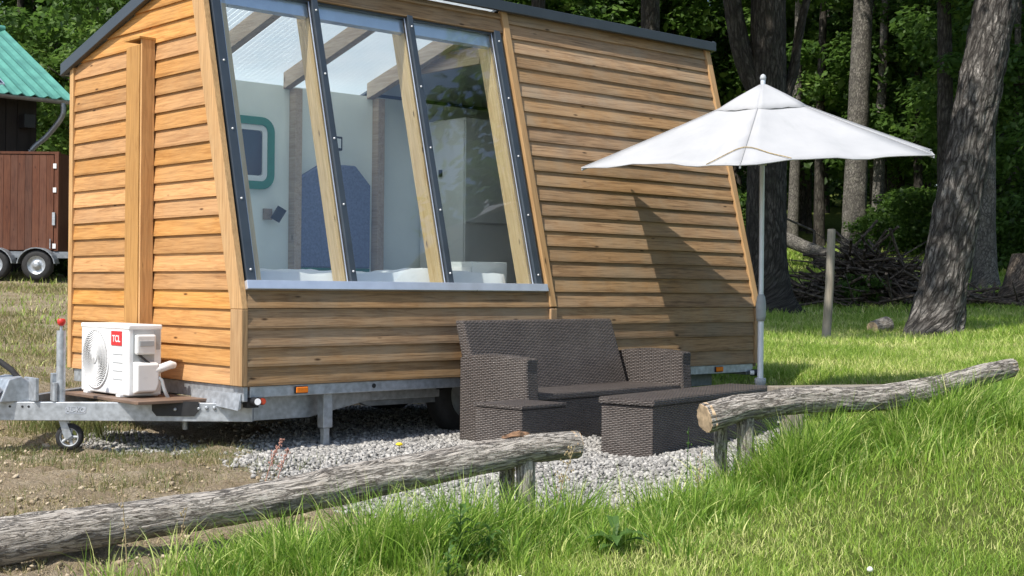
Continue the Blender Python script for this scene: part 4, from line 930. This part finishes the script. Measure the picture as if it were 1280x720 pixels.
# weathered plank behind the crooked log
a = at_d(966, 483, 8.7); b = at_d(1150, 487, 9.0); pk = thing('plank', 'flat weathered grey plank lying behind the crooked log', 'plank', tuple(a), math.atan2((b - a)[1], (b - a)[0]))
pl_ = math.hypot(*(b - a)[:2]); zg_ = H1(a[0], a[1])
MB().box(0, pl_, -.06, .08, -.045, .0).build('board', M['grey_post'], pk, .006)
for s in (.1, pl_ - .15): 
    q_ = a + (b - a) * s / pl_; MB().box(s, s + .09, -.05, .07, H1(q_[0], q_[1]) - a[2] - .04, -.046).build('block', M['grey_post'], pk)

# ================================================================= trees
def leaf_cloud(seed, n, clusters, size, flat=.55):
    g = np.random.default_rng(seed); C_ = np.array([c[:3] for c in clusters]); Rr = np.array([c[3] for c in clusters]); wgt = Rr**2; ci = g.choice(len(C_), n, p=wgt / wgt.sum())
    d = g.normal(0, 1, (n, 3)); d /= np.linalg.norm(d, axis=1)[:, None]; rr = g.random(n)**.45
    P = C_[ci] + d * (rr * Rr[ci])[:, None] * np.array([1, 1, flat])
    nn = g.normal(0, .55, (n, 3)) + np.array([0, 0, .8]) + d * .5; nn /= np.linalg.norm(nn, axis=1)[:, None]
    a = g.normal(0, 1, (n, 3)); a -= nn * (a * nn).sum(1)[:, None]; a /= np.linalg.norm(a, axis=1)[:, None]; b = np.cross(nn, a)
    s = size * g.uniform(.6, 1.4, n)[:, None]
    V = np.stack([P - a * s * .55, P + b * s * .34 - nn * s * .10, P + a * s * .65 - nn * s * .06, P - b * s * .34 - nn * s * .10], 1).reshape(-1, 3)
    base = np.arange(n) * 4; Fq = np.concatenate([np.stack([base, base + 1, base + 2], 1), np.stack([base, base + 2, base + 3], 1)])
    clr = g.random(len(C_)); r = np.clip(g.normal(.40, .2, n) + (clr[ci] - .5) * .45, 0, 1)
    return V, Fq, np.repeat(r, 4)
def crown_clusters(seed, z0, z1, rx, n, r0, r1, hollow=.35):
    g = np.random.default_rng(seed); o = []
    while len(o) < n:
        x, y, z = g.uniform(-1, 1, 3); q_ = x * x + y * y + z * z
        if q_ > 1 or q_ < hollow**2 * .6: continue
        o.append((x * rx, y * rx, (z0 + z1) / 2 + z * (z1 - z0) / 2, g.uniform(r0, r1)))
    return o
def crown_mesh(name, seed, z0, z1, rx, nc, r0, r1, n, size, mat):
    cl = crown_clusters(seed, z0, z1, rx, nc, r0, r1); V, Fq, r = leaf_cloud(seed + 1, n, cl, size); return npmesh(name, V, [Fq], mat, {'rnd': r}), cl
CR = [crown_mesh('crown', 100 + i, 4.6, 13 + i, 4.6, 46, .8, 1.5, 17000, .21, M['leaf']) for i in range(2)]
CRL = [crown_mesh('crown', 200 + i, 1.5, 7.5, 2.5, 46, .42, .85, 13000, .135, M['leaf_light']) for i in range(3)]
BU = [crown_mesh('foliage', 300 + i, .05, 1.5, .95, 20, .22, .45, 3600, .085, M['leaf_light'] if i else M['leaf']) for i in range(2)]
def tree(label, base, dia, height, mat, crown, lean=(0, 0), seed=1, flare=1.5, n=20, rows=40, fork=None, amp=.04, limbs=6, group=None, cscale=1, rotz=0, lift=0., knots=(), name='forest_tree', sink=.15, curve=0.):
    t = thing(name, label, 'tree', tuple(base), 0, group); g = np.random.default_rng(seed); h = height
    def axp(z): k = z / h; return np.array([lean[0] * z + curve * math.sin(k * 5 + seed), lean[1] * z, z])
    zs = np.concatenate([np.linspace(-sink, 1.2, rows // 3, endpoint=False), np.linspace(1.2, 6, rows - rows // 3, endpoint=False), np.linspace(6, h, 8)])
    rr = [dia / 2 * max(.12, (1 - .75 * z / h)) * (1 + (flare - 1) * math.exp(-max(0, z) / .35)) for z in zs]
    m = MB().tube([axp(z) for z in zs], rr, n, True, bumpy(seed, dia * amp, 2.6, 2.2, knots))
    m.build('trunk', M[mat], t)
    cm, cl = crown
    for i in range(limbs):
        c = np.array(cl[int(g.integers(len(cl)))][:3]) * cscale + np.array([0, 0, lift]); z0 = max(.32 * h, min(c[2] - .6, h * .9)) if c[2] > .3 * h else c[2] * .75; p0 = axp(z0); ct = c + axp(c[2]) * np.array([1, 1, 0])
        mid = (p0 + ct) / 2 + np.array([0, 0, -.3]); MB().tube(spline([p0, mid, ct], 4), [dia * .16 * (1 - q_ * .1) for q_ in range(9)], 7, True).build('limb', M[mat], t)
    for a in (fork or []): MB().tube(spline(a[0], 6), np.linspace(a[1], a[2], (len(a[0]) - 1) * 6 + 1), 14, True, bumpy(seed + 2, dia * amp * .6, 2.6, 2.2)).build('limb', M[mat], t)
    co = inst('crown', cm, t, Matrix.Translation((lean[0] * 8, lean[1] * 8, lift)) @ Matrix.Rotation(rotz, 4, 'Z') @ Matrix.Scale(cscale, 4)); return t
def gpt(x, y, D): p = at_d(x, y, D); return np.array([p[0], p[1], H1(p[0], p[1])])
def gx_(x, D): r = ray(x, 360); p = CAM + r * D; return np.array([p[0], p[1], H1(p[0], p[1])])
# big leaning trunk on the right
b = gx_(1168, 22.0); ln = RT * .178
tree('large leaning tree with deeply furrowed grey bark on the sunny lawn', b, .76, 21, 'bark_big', CR[0], (ln[0], ln[1]), 21, 1.22, 88, 190, amp=.062, knots=((4.7, math.pi * .1, .16, .08),), rotz=1., cscale=1.0, lift=8., name='leaning_tree')
# forked trunk behind the parasol
b = gx_(957, 28.0); r3 = lambda *q_: np.array([RT * q_[0] + np.array([0, 0, q_[1]])])[0]
tree('thick dark tree rising behind the parasol, forking near the top of the picture', b, .86, 23, 'bark_dark', CR[1], (0, 0), 33, 2.0, 48, 90, [([r3(-.08, 4.3), r3(-.53, 5.3), r3(-.83, 7.2), r3(-1.0, 10)], .24, .13), ([r3(.2, 4.0), r3(.5, 4.8), r3(.7, 6.0), r3(1.3, 8.3)], .13, .06)], rotz=2., cscale=1.2, lift=5.5, name='forked_tree')
b = gx_(1066, 42.0); lc = RT * .035
tree('straight grey-barked tree behind the brush pile', b, .74, 24, 'bark_grey', CR[0], (lc[0], lc[1]), 41, 1.15, 32, 70, rotz=.4, cscale=1.2, lift=7., name='forest_tree', curve=.05)
b = gx_(1231, 32.0)
tree('slim pale-barked tree just right of the leaning trunk', b, .50, 16, 'bark_grey', CR[1], (0, 0), 55, 1.5, 28, 60, rotz=3., cscale=.8, lift=5.)
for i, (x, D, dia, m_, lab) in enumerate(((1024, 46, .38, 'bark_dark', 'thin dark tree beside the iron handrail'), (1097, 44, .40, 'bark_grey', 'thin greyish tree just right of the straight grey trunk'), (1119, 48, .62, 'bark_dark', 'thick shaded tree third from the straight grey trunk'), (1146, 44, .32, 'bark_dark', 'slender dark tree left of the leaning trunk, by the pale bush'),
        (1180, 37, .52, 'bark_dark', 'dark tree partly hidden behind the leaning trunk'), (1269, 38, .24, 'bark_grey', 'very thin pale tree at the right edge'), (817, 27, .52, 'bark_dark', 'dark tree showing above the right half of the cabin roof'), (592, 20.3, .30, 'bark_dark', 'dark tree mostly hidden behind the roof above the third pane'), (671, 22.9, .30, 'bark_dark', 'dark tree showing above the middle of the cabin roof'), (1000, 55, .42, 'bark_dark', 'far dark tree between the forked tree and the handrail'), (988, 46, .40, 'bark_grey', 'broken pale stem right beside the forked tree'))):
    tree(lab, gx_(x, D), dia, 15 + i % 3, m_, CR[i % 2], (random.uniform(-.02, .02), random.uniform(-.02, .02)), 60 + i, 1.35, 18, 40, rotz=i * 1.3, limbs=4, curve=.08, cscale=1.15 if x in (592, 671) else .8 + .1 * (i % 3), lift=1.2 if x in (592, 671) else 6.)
# young leafy trees with low crowns at the wood's edge
for i, (x, D, s, lab) in enumerate(((1010, 54, 1.6, 'low leafy maple in front of the wood, right behind the parasol'), (1105, 45, 1.5, 'bright leafy maple with lit leaves right of the straight grey trunk'), (1160, 47, 1.6, 'dense leafy maple behind the leaning trunk'), (1215, 41, 1.4, 'leafy maple right behind the slim pale tree'), (1290, 37, 1.25, 'leafy maple reaching in at the right edge'),
        (905, 52, 1.9, 'leafy tree between cabin corner and forked tree'), (840, 51, 1.9, 'leafy tree above the right end of the cabin roof'), (745, 50, 1.9, 'leafy tree above the roof fascia near the middle'), (650, 49, 1.9, 'leafy tree just above the white roof cap'), (560, 50, 1.9, 'leafy tree above the glazing, mostly hidden by the roof'),
        (150, 47, 1.7, 'dark leafy tree between the green roof and the cabin'), (60, 50, 1.9, 'tall dark leafy tree behind the green roof'), (215, 40, 1.6, 'dark leafy tree behind the upper left corner of the cabin'), (-40, 52, 1.9, 'dark leafy tree rising left above the green roof'), (118, 44, 1.4, 'leafy tree beside the downpipe of the dark barn'))):
    tree(lab, gx_(x, D), .22, 7.5 * s, 'bark_dark', CRL[(i * 2) % 3], (0, 0), 90 + i, 1.3, 12, 20, rotz=i * 2.1, limbs=5, cscale=s, name='leafy_tree', curve=.05)
# bushes
for i, (x, D, s, k_, lab) in enumerate(((1140, 43, 1.5, 1, 'pale leafy bush at the foot of the slender dark tree'), (1165, 41, 1.7, 0, 'dark green bush left of the leaning trunk'), (1250, 38, 2.0, 0, 'dark bush behind the slim pale tree'), (1280, 36, 1.7, 0, 'dark bush at the right edge of the wood'), (1098, 41, .9, 1, 'small bright bush right of the straight grey trunk'), (918, 45, 1.7, 0, 'dark bush between cabin corner and forked tree'), (82, 27.5, .9, 0, 'dark bush behind the wheel of the brown box trailer'), (1078, 30.2, .55, 1, 'low green weeds growing in the brush pile'))):
    b = gx_(x, D); t = thing('bush', lab, 'bush', tuple(b), i * 1.1); inst('foliage', BU[k_][0], t, Matrix.Scale(s, 4)); MB().tube([(0, 0, -.1), (.02, 0, .5 * s)], [.03, .012], 7).build('stem', M['bark_dark'], t)
# the wood behind, one mass
g = np.random.default_rng(5); cl = []; tv = MB()
for i in range(170):
    D = g.uniform(46, 80); v_ = g.uniform(-.62, .62) * D; D += 12 if (0 < v_ < 11 and D < 56) else 0; x, y = W(D, v_); z = H1(x, y); hh = g.uniform(11, 18)
    tv.tube([(x, y, z - .2), (x + g.normal(0, .2), y, z + hh * .5), (x, y, z + hh)], [g.uniform(.1, .26), .12, .03], 8, False)
    for j in range(15): cl.append((x + g.normal(0, 2.), y + g.normal(0, 2.), z + g.uniform(.0 if D > 58 else .12, 1.05) * hh, g.uniform(.8, 1.8)))
for i in range(240): D = g.uniform(62, 82); x, y = W(D, g.uniform(-.62, .62) * D); cl.append((x, y, H1(x, y) + g.uniform(0, 5), g.uniform(1.4, 2.4)))
V, Fq, r = leaf_cloud(77, 210000, cl, .30, .7)
cl2 = []
for i in range(420): D = g.uniform(84, 96); x, y = W(D, g.uniform(-.60, .60) * D); cl2.append((x, y, H1(x, y) + g.uniform(0, 14), g.uniform(2, 3.4)))
V2, F2, r2 = leaf_cloud(78, 60000, cl2, .75, .8); Fq = np.concatenate([Fq, F2 + len(V)]); V = np.concatenate([V, V2]); r = np.concatenate([r, r2])
wood_o = tag(inst('forest', npmesh('forest', V, [Fq], M['leaf'], {'rnd': np.clip(r - .1, 0, 1)})), 'dense dark wood filling the background behind everything', 'forest', None, 'stuff')
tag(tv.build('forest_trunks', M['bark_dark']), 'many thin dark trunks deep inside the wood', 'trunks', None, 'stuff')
# trees behind and right of the camera (they show as reflections in the glass)
for i, (x, y, s, lab) in enumerate(((15.5, -8.2, 1.4, 'leafy tree standing off to the right, mirrored in the glass'),)):
    tree(lab, np.array([x, y, H1(x, y)]), .3, 8 * s, 'bark_dark', CRL[i], (0, 0), 130 + i, 1.3, 12, 20, limbs=5, cscale=s * 1.25, name='leafy_tree')

# ================================================================= yard objects at the back
p = at_d(1032, 425, 21.0); z = H1(p[0], p[1]); wp = thing('wooden_post', 'single upright round grey wooden post in the sunny lawn', 'post', (p[0], p[1], z - .1))
MB().tube([(0, 0, 0), tuple(RT * .05 + np.array([0, 0, .9])), tuple(RT * .075 + np.array([0, 0, 1.79]))], [.070, .065, .060], 20, True, bumpy(4., .004, 2, 3)).build('shaft', M['grey_post'], wp)
p = at_d(1100, 413, 22.5); z = H1(p[0], p[1]); st = thing('tree_stump', 'small pale cut stump in the lawn between the post and the leaning tree', 'stump', (p[0], p[1], z - .03))
MB().tube([(-.16, .03, .12), (.20, .0, .17)], [.11, .14], 20, True, bumpy(7., .012, 2, 6)).build('wood', M['bark_log'], st); MB().tube([(-.175, .03, .118), (-.161, .03, .12)], .10, 18).build('cut_face', M['cut_wood'], st)
# brush pile
b = gx_(1082, 31); bp_ = thing('brush_pile', 'heap of dead brown branches at the edge of the wood', 'brush pile', tuple(b))
sticks = []
for i in range(6):
    L_ = random.uniform(1.2, 2.5); P = [(-L_ / 2, 0, 0), (-L_ / 6, random.uniform(-.06, .06), random.uniform(-.05, .05)), (L_ / 6, random.uniform(-.08, .08), random.uniform(-.05, .05)), (L_ / 2, random.uniform(-.05, .05), random.uniform(-.05, .1))]
    m = MB().tube(P, [.034, .029, .021, .008], 6); m.tube([P[2], (P[2][0] + .25, P[2][1] + .14, P[2][2] + .08)], [.010, .004], 5); sticks.append(m.mesh('stick', M['bark_stick']))
for i in range(290):
    a_ = random.uniform(0, 2 * math.pi); rr = abs(random.gauss(0, .8)); x = rr * math.cos(a_) * 1.35; y = rr * math.sin(a_); hmax = 1.25 * math.exp(-(rr / 1.05)**2); zz_ = random.uniform(.02, max(.06, hmax))
    pp = RT * x + FH * y
    inst('stick', sticks[i % 6], bp_, Matrix.Translation((pp[0], pp[1], zz_)) @ Matrix.Rotation(random.uniform(0, 6.28), 4, 'Z') @ Matrix.Rotation(random.gauss(0, .35), 4, 'Y'))
b = gx_(1275, 29.0); bp2 = thing('root_stump', 'dark torn root stump with loose sticks at the right edge', 'stump', tuple(b))
MB().tube([(0, 0, -.1), (.05, 0, .4), (.16, .05, 1.0)], [.54, .35, .2], 22, True, bumpy(12., .04, 2.5, 4)).build('stump', M['bark_stick'], bp2)
for i in range(34):
    x = random.gauss(-.8, .55); pp = RT * x + FH * random.gauss(0, .4); inst('stick', sticks[i % 6], bp2, Matrix.Translation((pp[0], pp[1], random.uniform(.02, .22))) @ Matrix.Rotation(random.uniform(0, 6.28), 4, 'Z') @ Matrix.Rotation(random.gauss(0, .25), 4, 'Y'))
# fallen trunk and iron handrail
a = at_d(968, 292, 40); b_ = at_d(1046, 322, 38); fl = thing('fallen_trunk', 'fallen grey trunk lying on the slope behind the wooden post', 'log'); a[2] = max(a[2], H1(a[0], a[1]) + .05); 
MB().tube(spline([a, (a + b_) / 2 + np.array([0, 0, -.05]), b_], 12), np.linspace(.22, .16, 25), 24, True, bumpy(5., .012, 2, 3)).build('trunk', M['bark_grey'], fl)
hr = thing('handrail', 'thin black iron handrail going up the slope', 'handrail'); q0, q1, q2 = at_d(975, 270, 41.5), at_d(1018, 289, 39), at_d(1018, 314, 39)
q2[2] = H1(q2[0], q2[1]) - .05
MB().tube([q0, q1], .035, 8).build('rail', M['iron'], hr); MB().tube([q1, q2], .04, 8).build('post', M['iron'], hr); MB().tube([q0, np.array([q0[0], q0[1], H1(q0[0], q0[1]) - .05])], .04, 8).build('post', M['iron'], hr)

# ================================================================= dark barn with green roof
barn = thing('barn', 'dark timber barn with a green corrugated roof at the left edge', 'barn')
EXR, EY, EZ = 8.0, 20.15, 5.0; RY, RZ = 23.75, 6.95; XL = -3.
rs = MB(); nseg = 120
for j in range(nseg):
    for_ = []
    for t in (0, 1):
        x = XL + (EXR - XL) * (j + t) / nseg; ph = ((j + t) % 3); h = .05 if ph in (0,) else 0.
        for_.append((x, h))
    (xa, ha), (xb, hb) = for_
    rs.poly([(xa, EY - .12, EZ + ha), (xb, EY - .12, EZ + hb), (xb, RY, RZ + hb), (xa, RY, RZ + ha)]); rs.poly([(xa, RY, RZ + ha), (xb, RY, RZ + hb), (xb, RY + 3.6, EZ + hb), (xa, RY + 3.6, EZ + ha)])
ro = rs.build('roof', M['roof_green'], barn); s_ = ro.modifiers.new('solid', 'SOLIDIFY'); s_.thickness = .02
MB().tube([(XL, RY, RZ + .03), (EXR + .02, RY, RZ + .03)], .09, 10).build('ridge_cap', M['roof_green'], ro)
sp_ = MB(); 
for x0, x1 in ((5.0, 6.68), (3.25, 4.93)):
    f_ = lambda x, t, o_: (x, EY + (RY - EY) * t, EZ + (RZ - EZ) * t + .09 + o_)
    q_ = MB().loft([f_(x0, .06, 0), f_(x1, .06, 0), f_(x1, .42, 0), f_(x0, .42, 0)], [f_(x0, .06, .04), f_(x1, .06, .04), f_(x1, .42, .04), f_(x0, .42, .04)]).build('solar_panel', M['alu'], ro)
    MB().loft([f_(x0 + .03, .065, .041), f_(x1 - .03, .065, .041), f_(x1 - .03, .415, .041), f_(x0 + .03, .415, .041)], [f_(x0 + .03, .065, .045), f_(x1 - .03, .065, .045), f_(x1 - .03, .415, .045), f_(x0 + .03, .415, .045)]).build('cells', M['solar'], q_)
zg = 1.0
MB().box(XL + .1, EXR - .62, EY + .42, EY + .5, zg, EZ + .1).build('wall', M['black_wood'], barn)
wl_ = MB(); P = [(EXR - .62, EY + .42, zg), (EXR - .62, RY + 3.2, zg), (EXR - .62, RY + 3.2, EZ + .1), (EXR - .62, RY, RZ - .12), (EXR - .62, EY + .42, EZ + .12)]
wl_.loft(P, [(x + .06, y, z) for x, y, z in P]).build('gable_wall', M['black_wood'], barn)
for i in range(26): x = EXR - .75 - i * .24; MB().box(x - .225, x, EY + .395, EY + .418, zg, EZ + .05).build('board', M['black_wood'], barn)
gt = MB(); 
for i in range(10):
    a0, a1 = [math.pi + math.pi * (i + t) / 10 for t in (0, 1)]; P = [(x, EY - .16 + .075 * math.cos(a), EZ - .03 + .075 * math.sin(a)) for x in (XL, EXR + .05) for a in (a0, a1)]; gt.poly([P[0], P[1], P[3], P[2]])
o = gt.build('gutter', M['gutter'], barn); s_ = o.modifiers.new('solid', 'SOLIDIFY'); s_.thickness = .008
dx = EXR - .72
MB().tube(spline([(EXR - .25, EY - .16, EZ - .06), (EXR - .25, EY - .14, EZ - .35), (EXR - .45, EY + .12, EZ - .75), (dx + .02, EY + .30, EZ - 1.05), (dx, EY + .32, EZ - 1.35), (dx, EY + .32, zg)], 6), .055, 12).build('downpipe', M['gutter'], barn)
MB().box(EXR - .95, EXR - .72, EY + .1, EY + .42, EZ - .62, EZ - .35).build('lamp_housing', M['black'], barn)
# brown box trailer
bt = thing('box_trailer', 'brown plank-sided box trailer with grey chassis parked before the barn', 'trailer', tuple(at_d(0, 330, 26.0)), -YAW)
# local x = image right, y = away; origin at pixel (0,330), depth 26
mpx = 26.0 / F; lx = lambda px: px * mpx; lz = lambda py: (330 - py) * mpx
pw = .135; x = lx(66)
for i in range(16): MB().box(x - pw + .006, x, 0, .03, lz(312), lz(193)).build('plank', M['brown_wood'], bt); x -= pw
MB().box(lx(-90), lx(67), .035, .09, lz(313), lz(190)).build('panel', M['brown_wood'], bt)
MB().box(lx(67.5), lx(72.5), -.02, .10, lz(313), lz(189)).build('corner_post', M['brown_wood'], bt); MB().box(lx(-90), lx(73), -.012, .10, lz(192), lz(189)).build('top_rail', M['brown_wood'], bt)
MB().box(lx(-90), lx(72), .1, 1.9, lz(313), lz(190)).build('body', M['brown_wood'], bt)
for py in (207, 237, 307): MB().box(lx(66), lx(70), -.035, -.021, lz(py + 3), lz(py - 3)).build('hinge', M['white_paint'], bt)
MB().box(lx(65.5), lx(69), -.05, -.021, lz(281), lz(265)).build('latch', M['galv'], bt); MB().tube([(lx(63), -.03, lz(310)), (lx(63), -.03, lz(298))], .012, 8).build('lock_rod', M['galv'], bt)
MB().box(lx(-90), lx(92), .0, .08, lz(322), lz(314)).build('chassis', M['galv_dark'], bt)
for wx in (50, -3):
    wh = bpy.data.objects.new('wheel', None); COL.objects.link(wh); wh.parent = bt; wh.location = (lx(wx), -.12, lz(331))
    MB().lathe([(.17, -.09), (.25, -.1), (.285, -.07), (.29, 0), (.285, .07), (.25, .1), (.17, .09)], 30, ax='y', caps=False).build('tyre', M['rubber'], wh); MB().lathe([(.03, -.11), (.06, -.10), (.07, -.05), (.14, -.055), (.17, -.085), (.18, -.09), (.18, .08)], 26, ax='y').build('rim', M['galv'], wh)
    fd = MB()
    for i in range(12):
        a0, a1 = [rad(5 + 170 * (i + t) / 12) for t in (0, 1)]
        P = [(lx(wx) + .36 * math.cos(a), y, lz(331) + .33 * math.sin(a)) for a in (a0, a1) for y in (-.25, .03)]; fd.poly([P[0], P[1], P[3], P[2]])
    o = fd.build('mudguard', M['galv_dark'], bt); s_ = o.modifiers.new('solid', 'SOLIDIFY'); s_.thickness = .02

# ================================================================= small plants
def leafp(mb, p, d, L_, wd, up=.3):
    d = np.array([d[0], d[1], 0.]); d /= np.linalg.norm(d); sdv = np.array([-d[1], d[0], 0]); pts = []
    for t, w_ in ((0, .1), (.25, .8), (.55, 1), (.82, .6), (1, .02)): c = np.array(p) + d * L_ * t + np.array([0, 0, L_ * (up * 2.2 * t - up * 1.9 * t * t)]); pts.append((c - sdv * wd * w_ / 2 + np.array([0, 0, .12 * wd * w_]), c, c + sdv * wd * w_ / 2 + np.array([0, 0, .12 * wd * w_])))
    for a, b in zip(pts[:-1], pts[1:]): mb.poly([a[0], a[1], b[1], b[0]]); mb.poly([a[1], a[2], b[2], b[1]])
def weed(label, x, y, D, nl, L_, wd, stems=1, h=.1, name='weed_plant'):
    p = at_d(x, y, D); z = H1(p[0], p[1]); t = thing(name, label, 'plant', (p[0], p[1], z)); 
    for i in range(nl):
        a = i * 2.4 + random.random(); m = MB(); hh = h * (i / nl); leafp(m, (0, 0, hh + .01), (math.cos(a), math.sin(a)), L_ * random.uniform(.6, 1.1), wd, random.uniform(.3, .8)); m.build('leaf', M['weed'], t)
    MB().tube([(0, 0, -.02), (0, 0, h + .02)], [.004, .002], 6).build('stem', M['weed'], t)
weed('broad-leaved dock plant in the tall grass below the gravel', 770, 665, 6.25, 9, .17, .055, h=.06)
weed('bushy bright weed in front of the long bark log', 575, 690, 5.95, 26, .10, .026, h=.24); weed('leafy weed below the stubby post', 612, 690, 6.0, 18, .09, .024, h=.16); weed('small leafy weed in the short grass near the bottom edge', 560, 718, 5.75, 14, .08, .022, h=.12)
# dandelion and stalks on the gravel
p = at_z(498, 572, .05); t = thing('dandelion', 'single yellow dandelion on the gravel before the trailer', 'flower', (p[0], p[1], .04)); MB().tube([(0, 0, 0), (.006, 0, .085)], .003, 6).build('stem', M['weed'], t)
MB().lathe([(.004, .083), (.022, .09), (.024, .097), (.012, .105)], 16, (.006, 0, 0)).build('flower_head', M['yellow'], t)
def panicle(label, x, y, D, h, mat, lean, n=26, spread=.03, z0=None):
    p = at_d(x, y, D); z = H1(p[0], p[1]) if z0 is None else z0; t = thing('seed_stalk', label, 'plant', (p[0], p[1], z)); d = RT * lean
    P = spline([(0, 0, 0), tuple(d * .4 + np.array([0, 0, h * .5])), tuple(d + np.array([0, 0, h]))], 8); MB().tube(P, np.linspace(.0032, .0012, len(P)), 5).build('stem', M[mat], t)
    m = MB()
    for i in range(n):
        k_ = random.uniform(.45, 1); c = P[int(k_ * (len(P) - 1))]; o_ = np.array([random.gauss(0, spread), random.gauss(0, spread), random.uniform(0, spread * 1.4)]) * (1.3 - k_ * .7); e = c + o_
        m.tube([c, e], .0008, 3, False); m.lathe([(.001, -.006), (.004, 0), (.001, .007)], 5, tuple(e))
    m.build('seed_head', M[mat], t)['kind'] = 'stuff'
panicle('reddish dry seed stalk leaning over the gravel by the support leg', 330, 597, 7.6, .26, 'rust_stalk', .10, 60, .012); panicle('second reddish stalk beside the first, more upright', 345, 597, 7.6, .21, 'rust_stalk', .07, 40, .010)
panicle('feathery seed head standing above the end of the long bark log', 690, 610, 6.7, .42, 'stalk', .11, 40, .028); panicle('feathery seed head in front of the wicker footstool', 640, 600, 6.8, .36, 'stalk', .01, 30, .024)
panicle('tall pale stalk in front of the wicker table', 858, 600, 7.0, .42, 'weed', .01, 14, .012); panicle('thin stalk beside the wicker table, bent at its tip', 870, 600, 7.0, .30, 'stalk', .03, 14, .012)
panicle('thin dry stalk in front of the soil at the left', 160, 715, 5.6, .42, 'stalk', -.03, 10, .01); panicle('dry grass stalk crossing the log left of the middle', 218, 700, 5.7, .30, 'stalk', .05, 12, .014)
for x, y, D, lab in ((1088, 657, 5.75, 'white clover flower in the open middle of the lawn'), (993, 715, 5.45, 'white clover flower at the bottom edge of the lawn, furthest right'), (650, 712, 5.6, 'white clover flower at the bottom edge below the stubby post')):
    p = at_d(x, y, D); z = H1(p[0], p[1]); t = thing('clover_flower', lab, 'flower', (p[0], p[1], z), 0, 'white clover flowers')
    MB().tube([(0, 0, 0), (0, 0, .06)], .002, 5).build('stem', M['weed'], t); MB().lathe([(.004, .055), (.012, .06), (.013, .068), (.006, .076)], 10).build('flower_head', M['white_petal'], t)
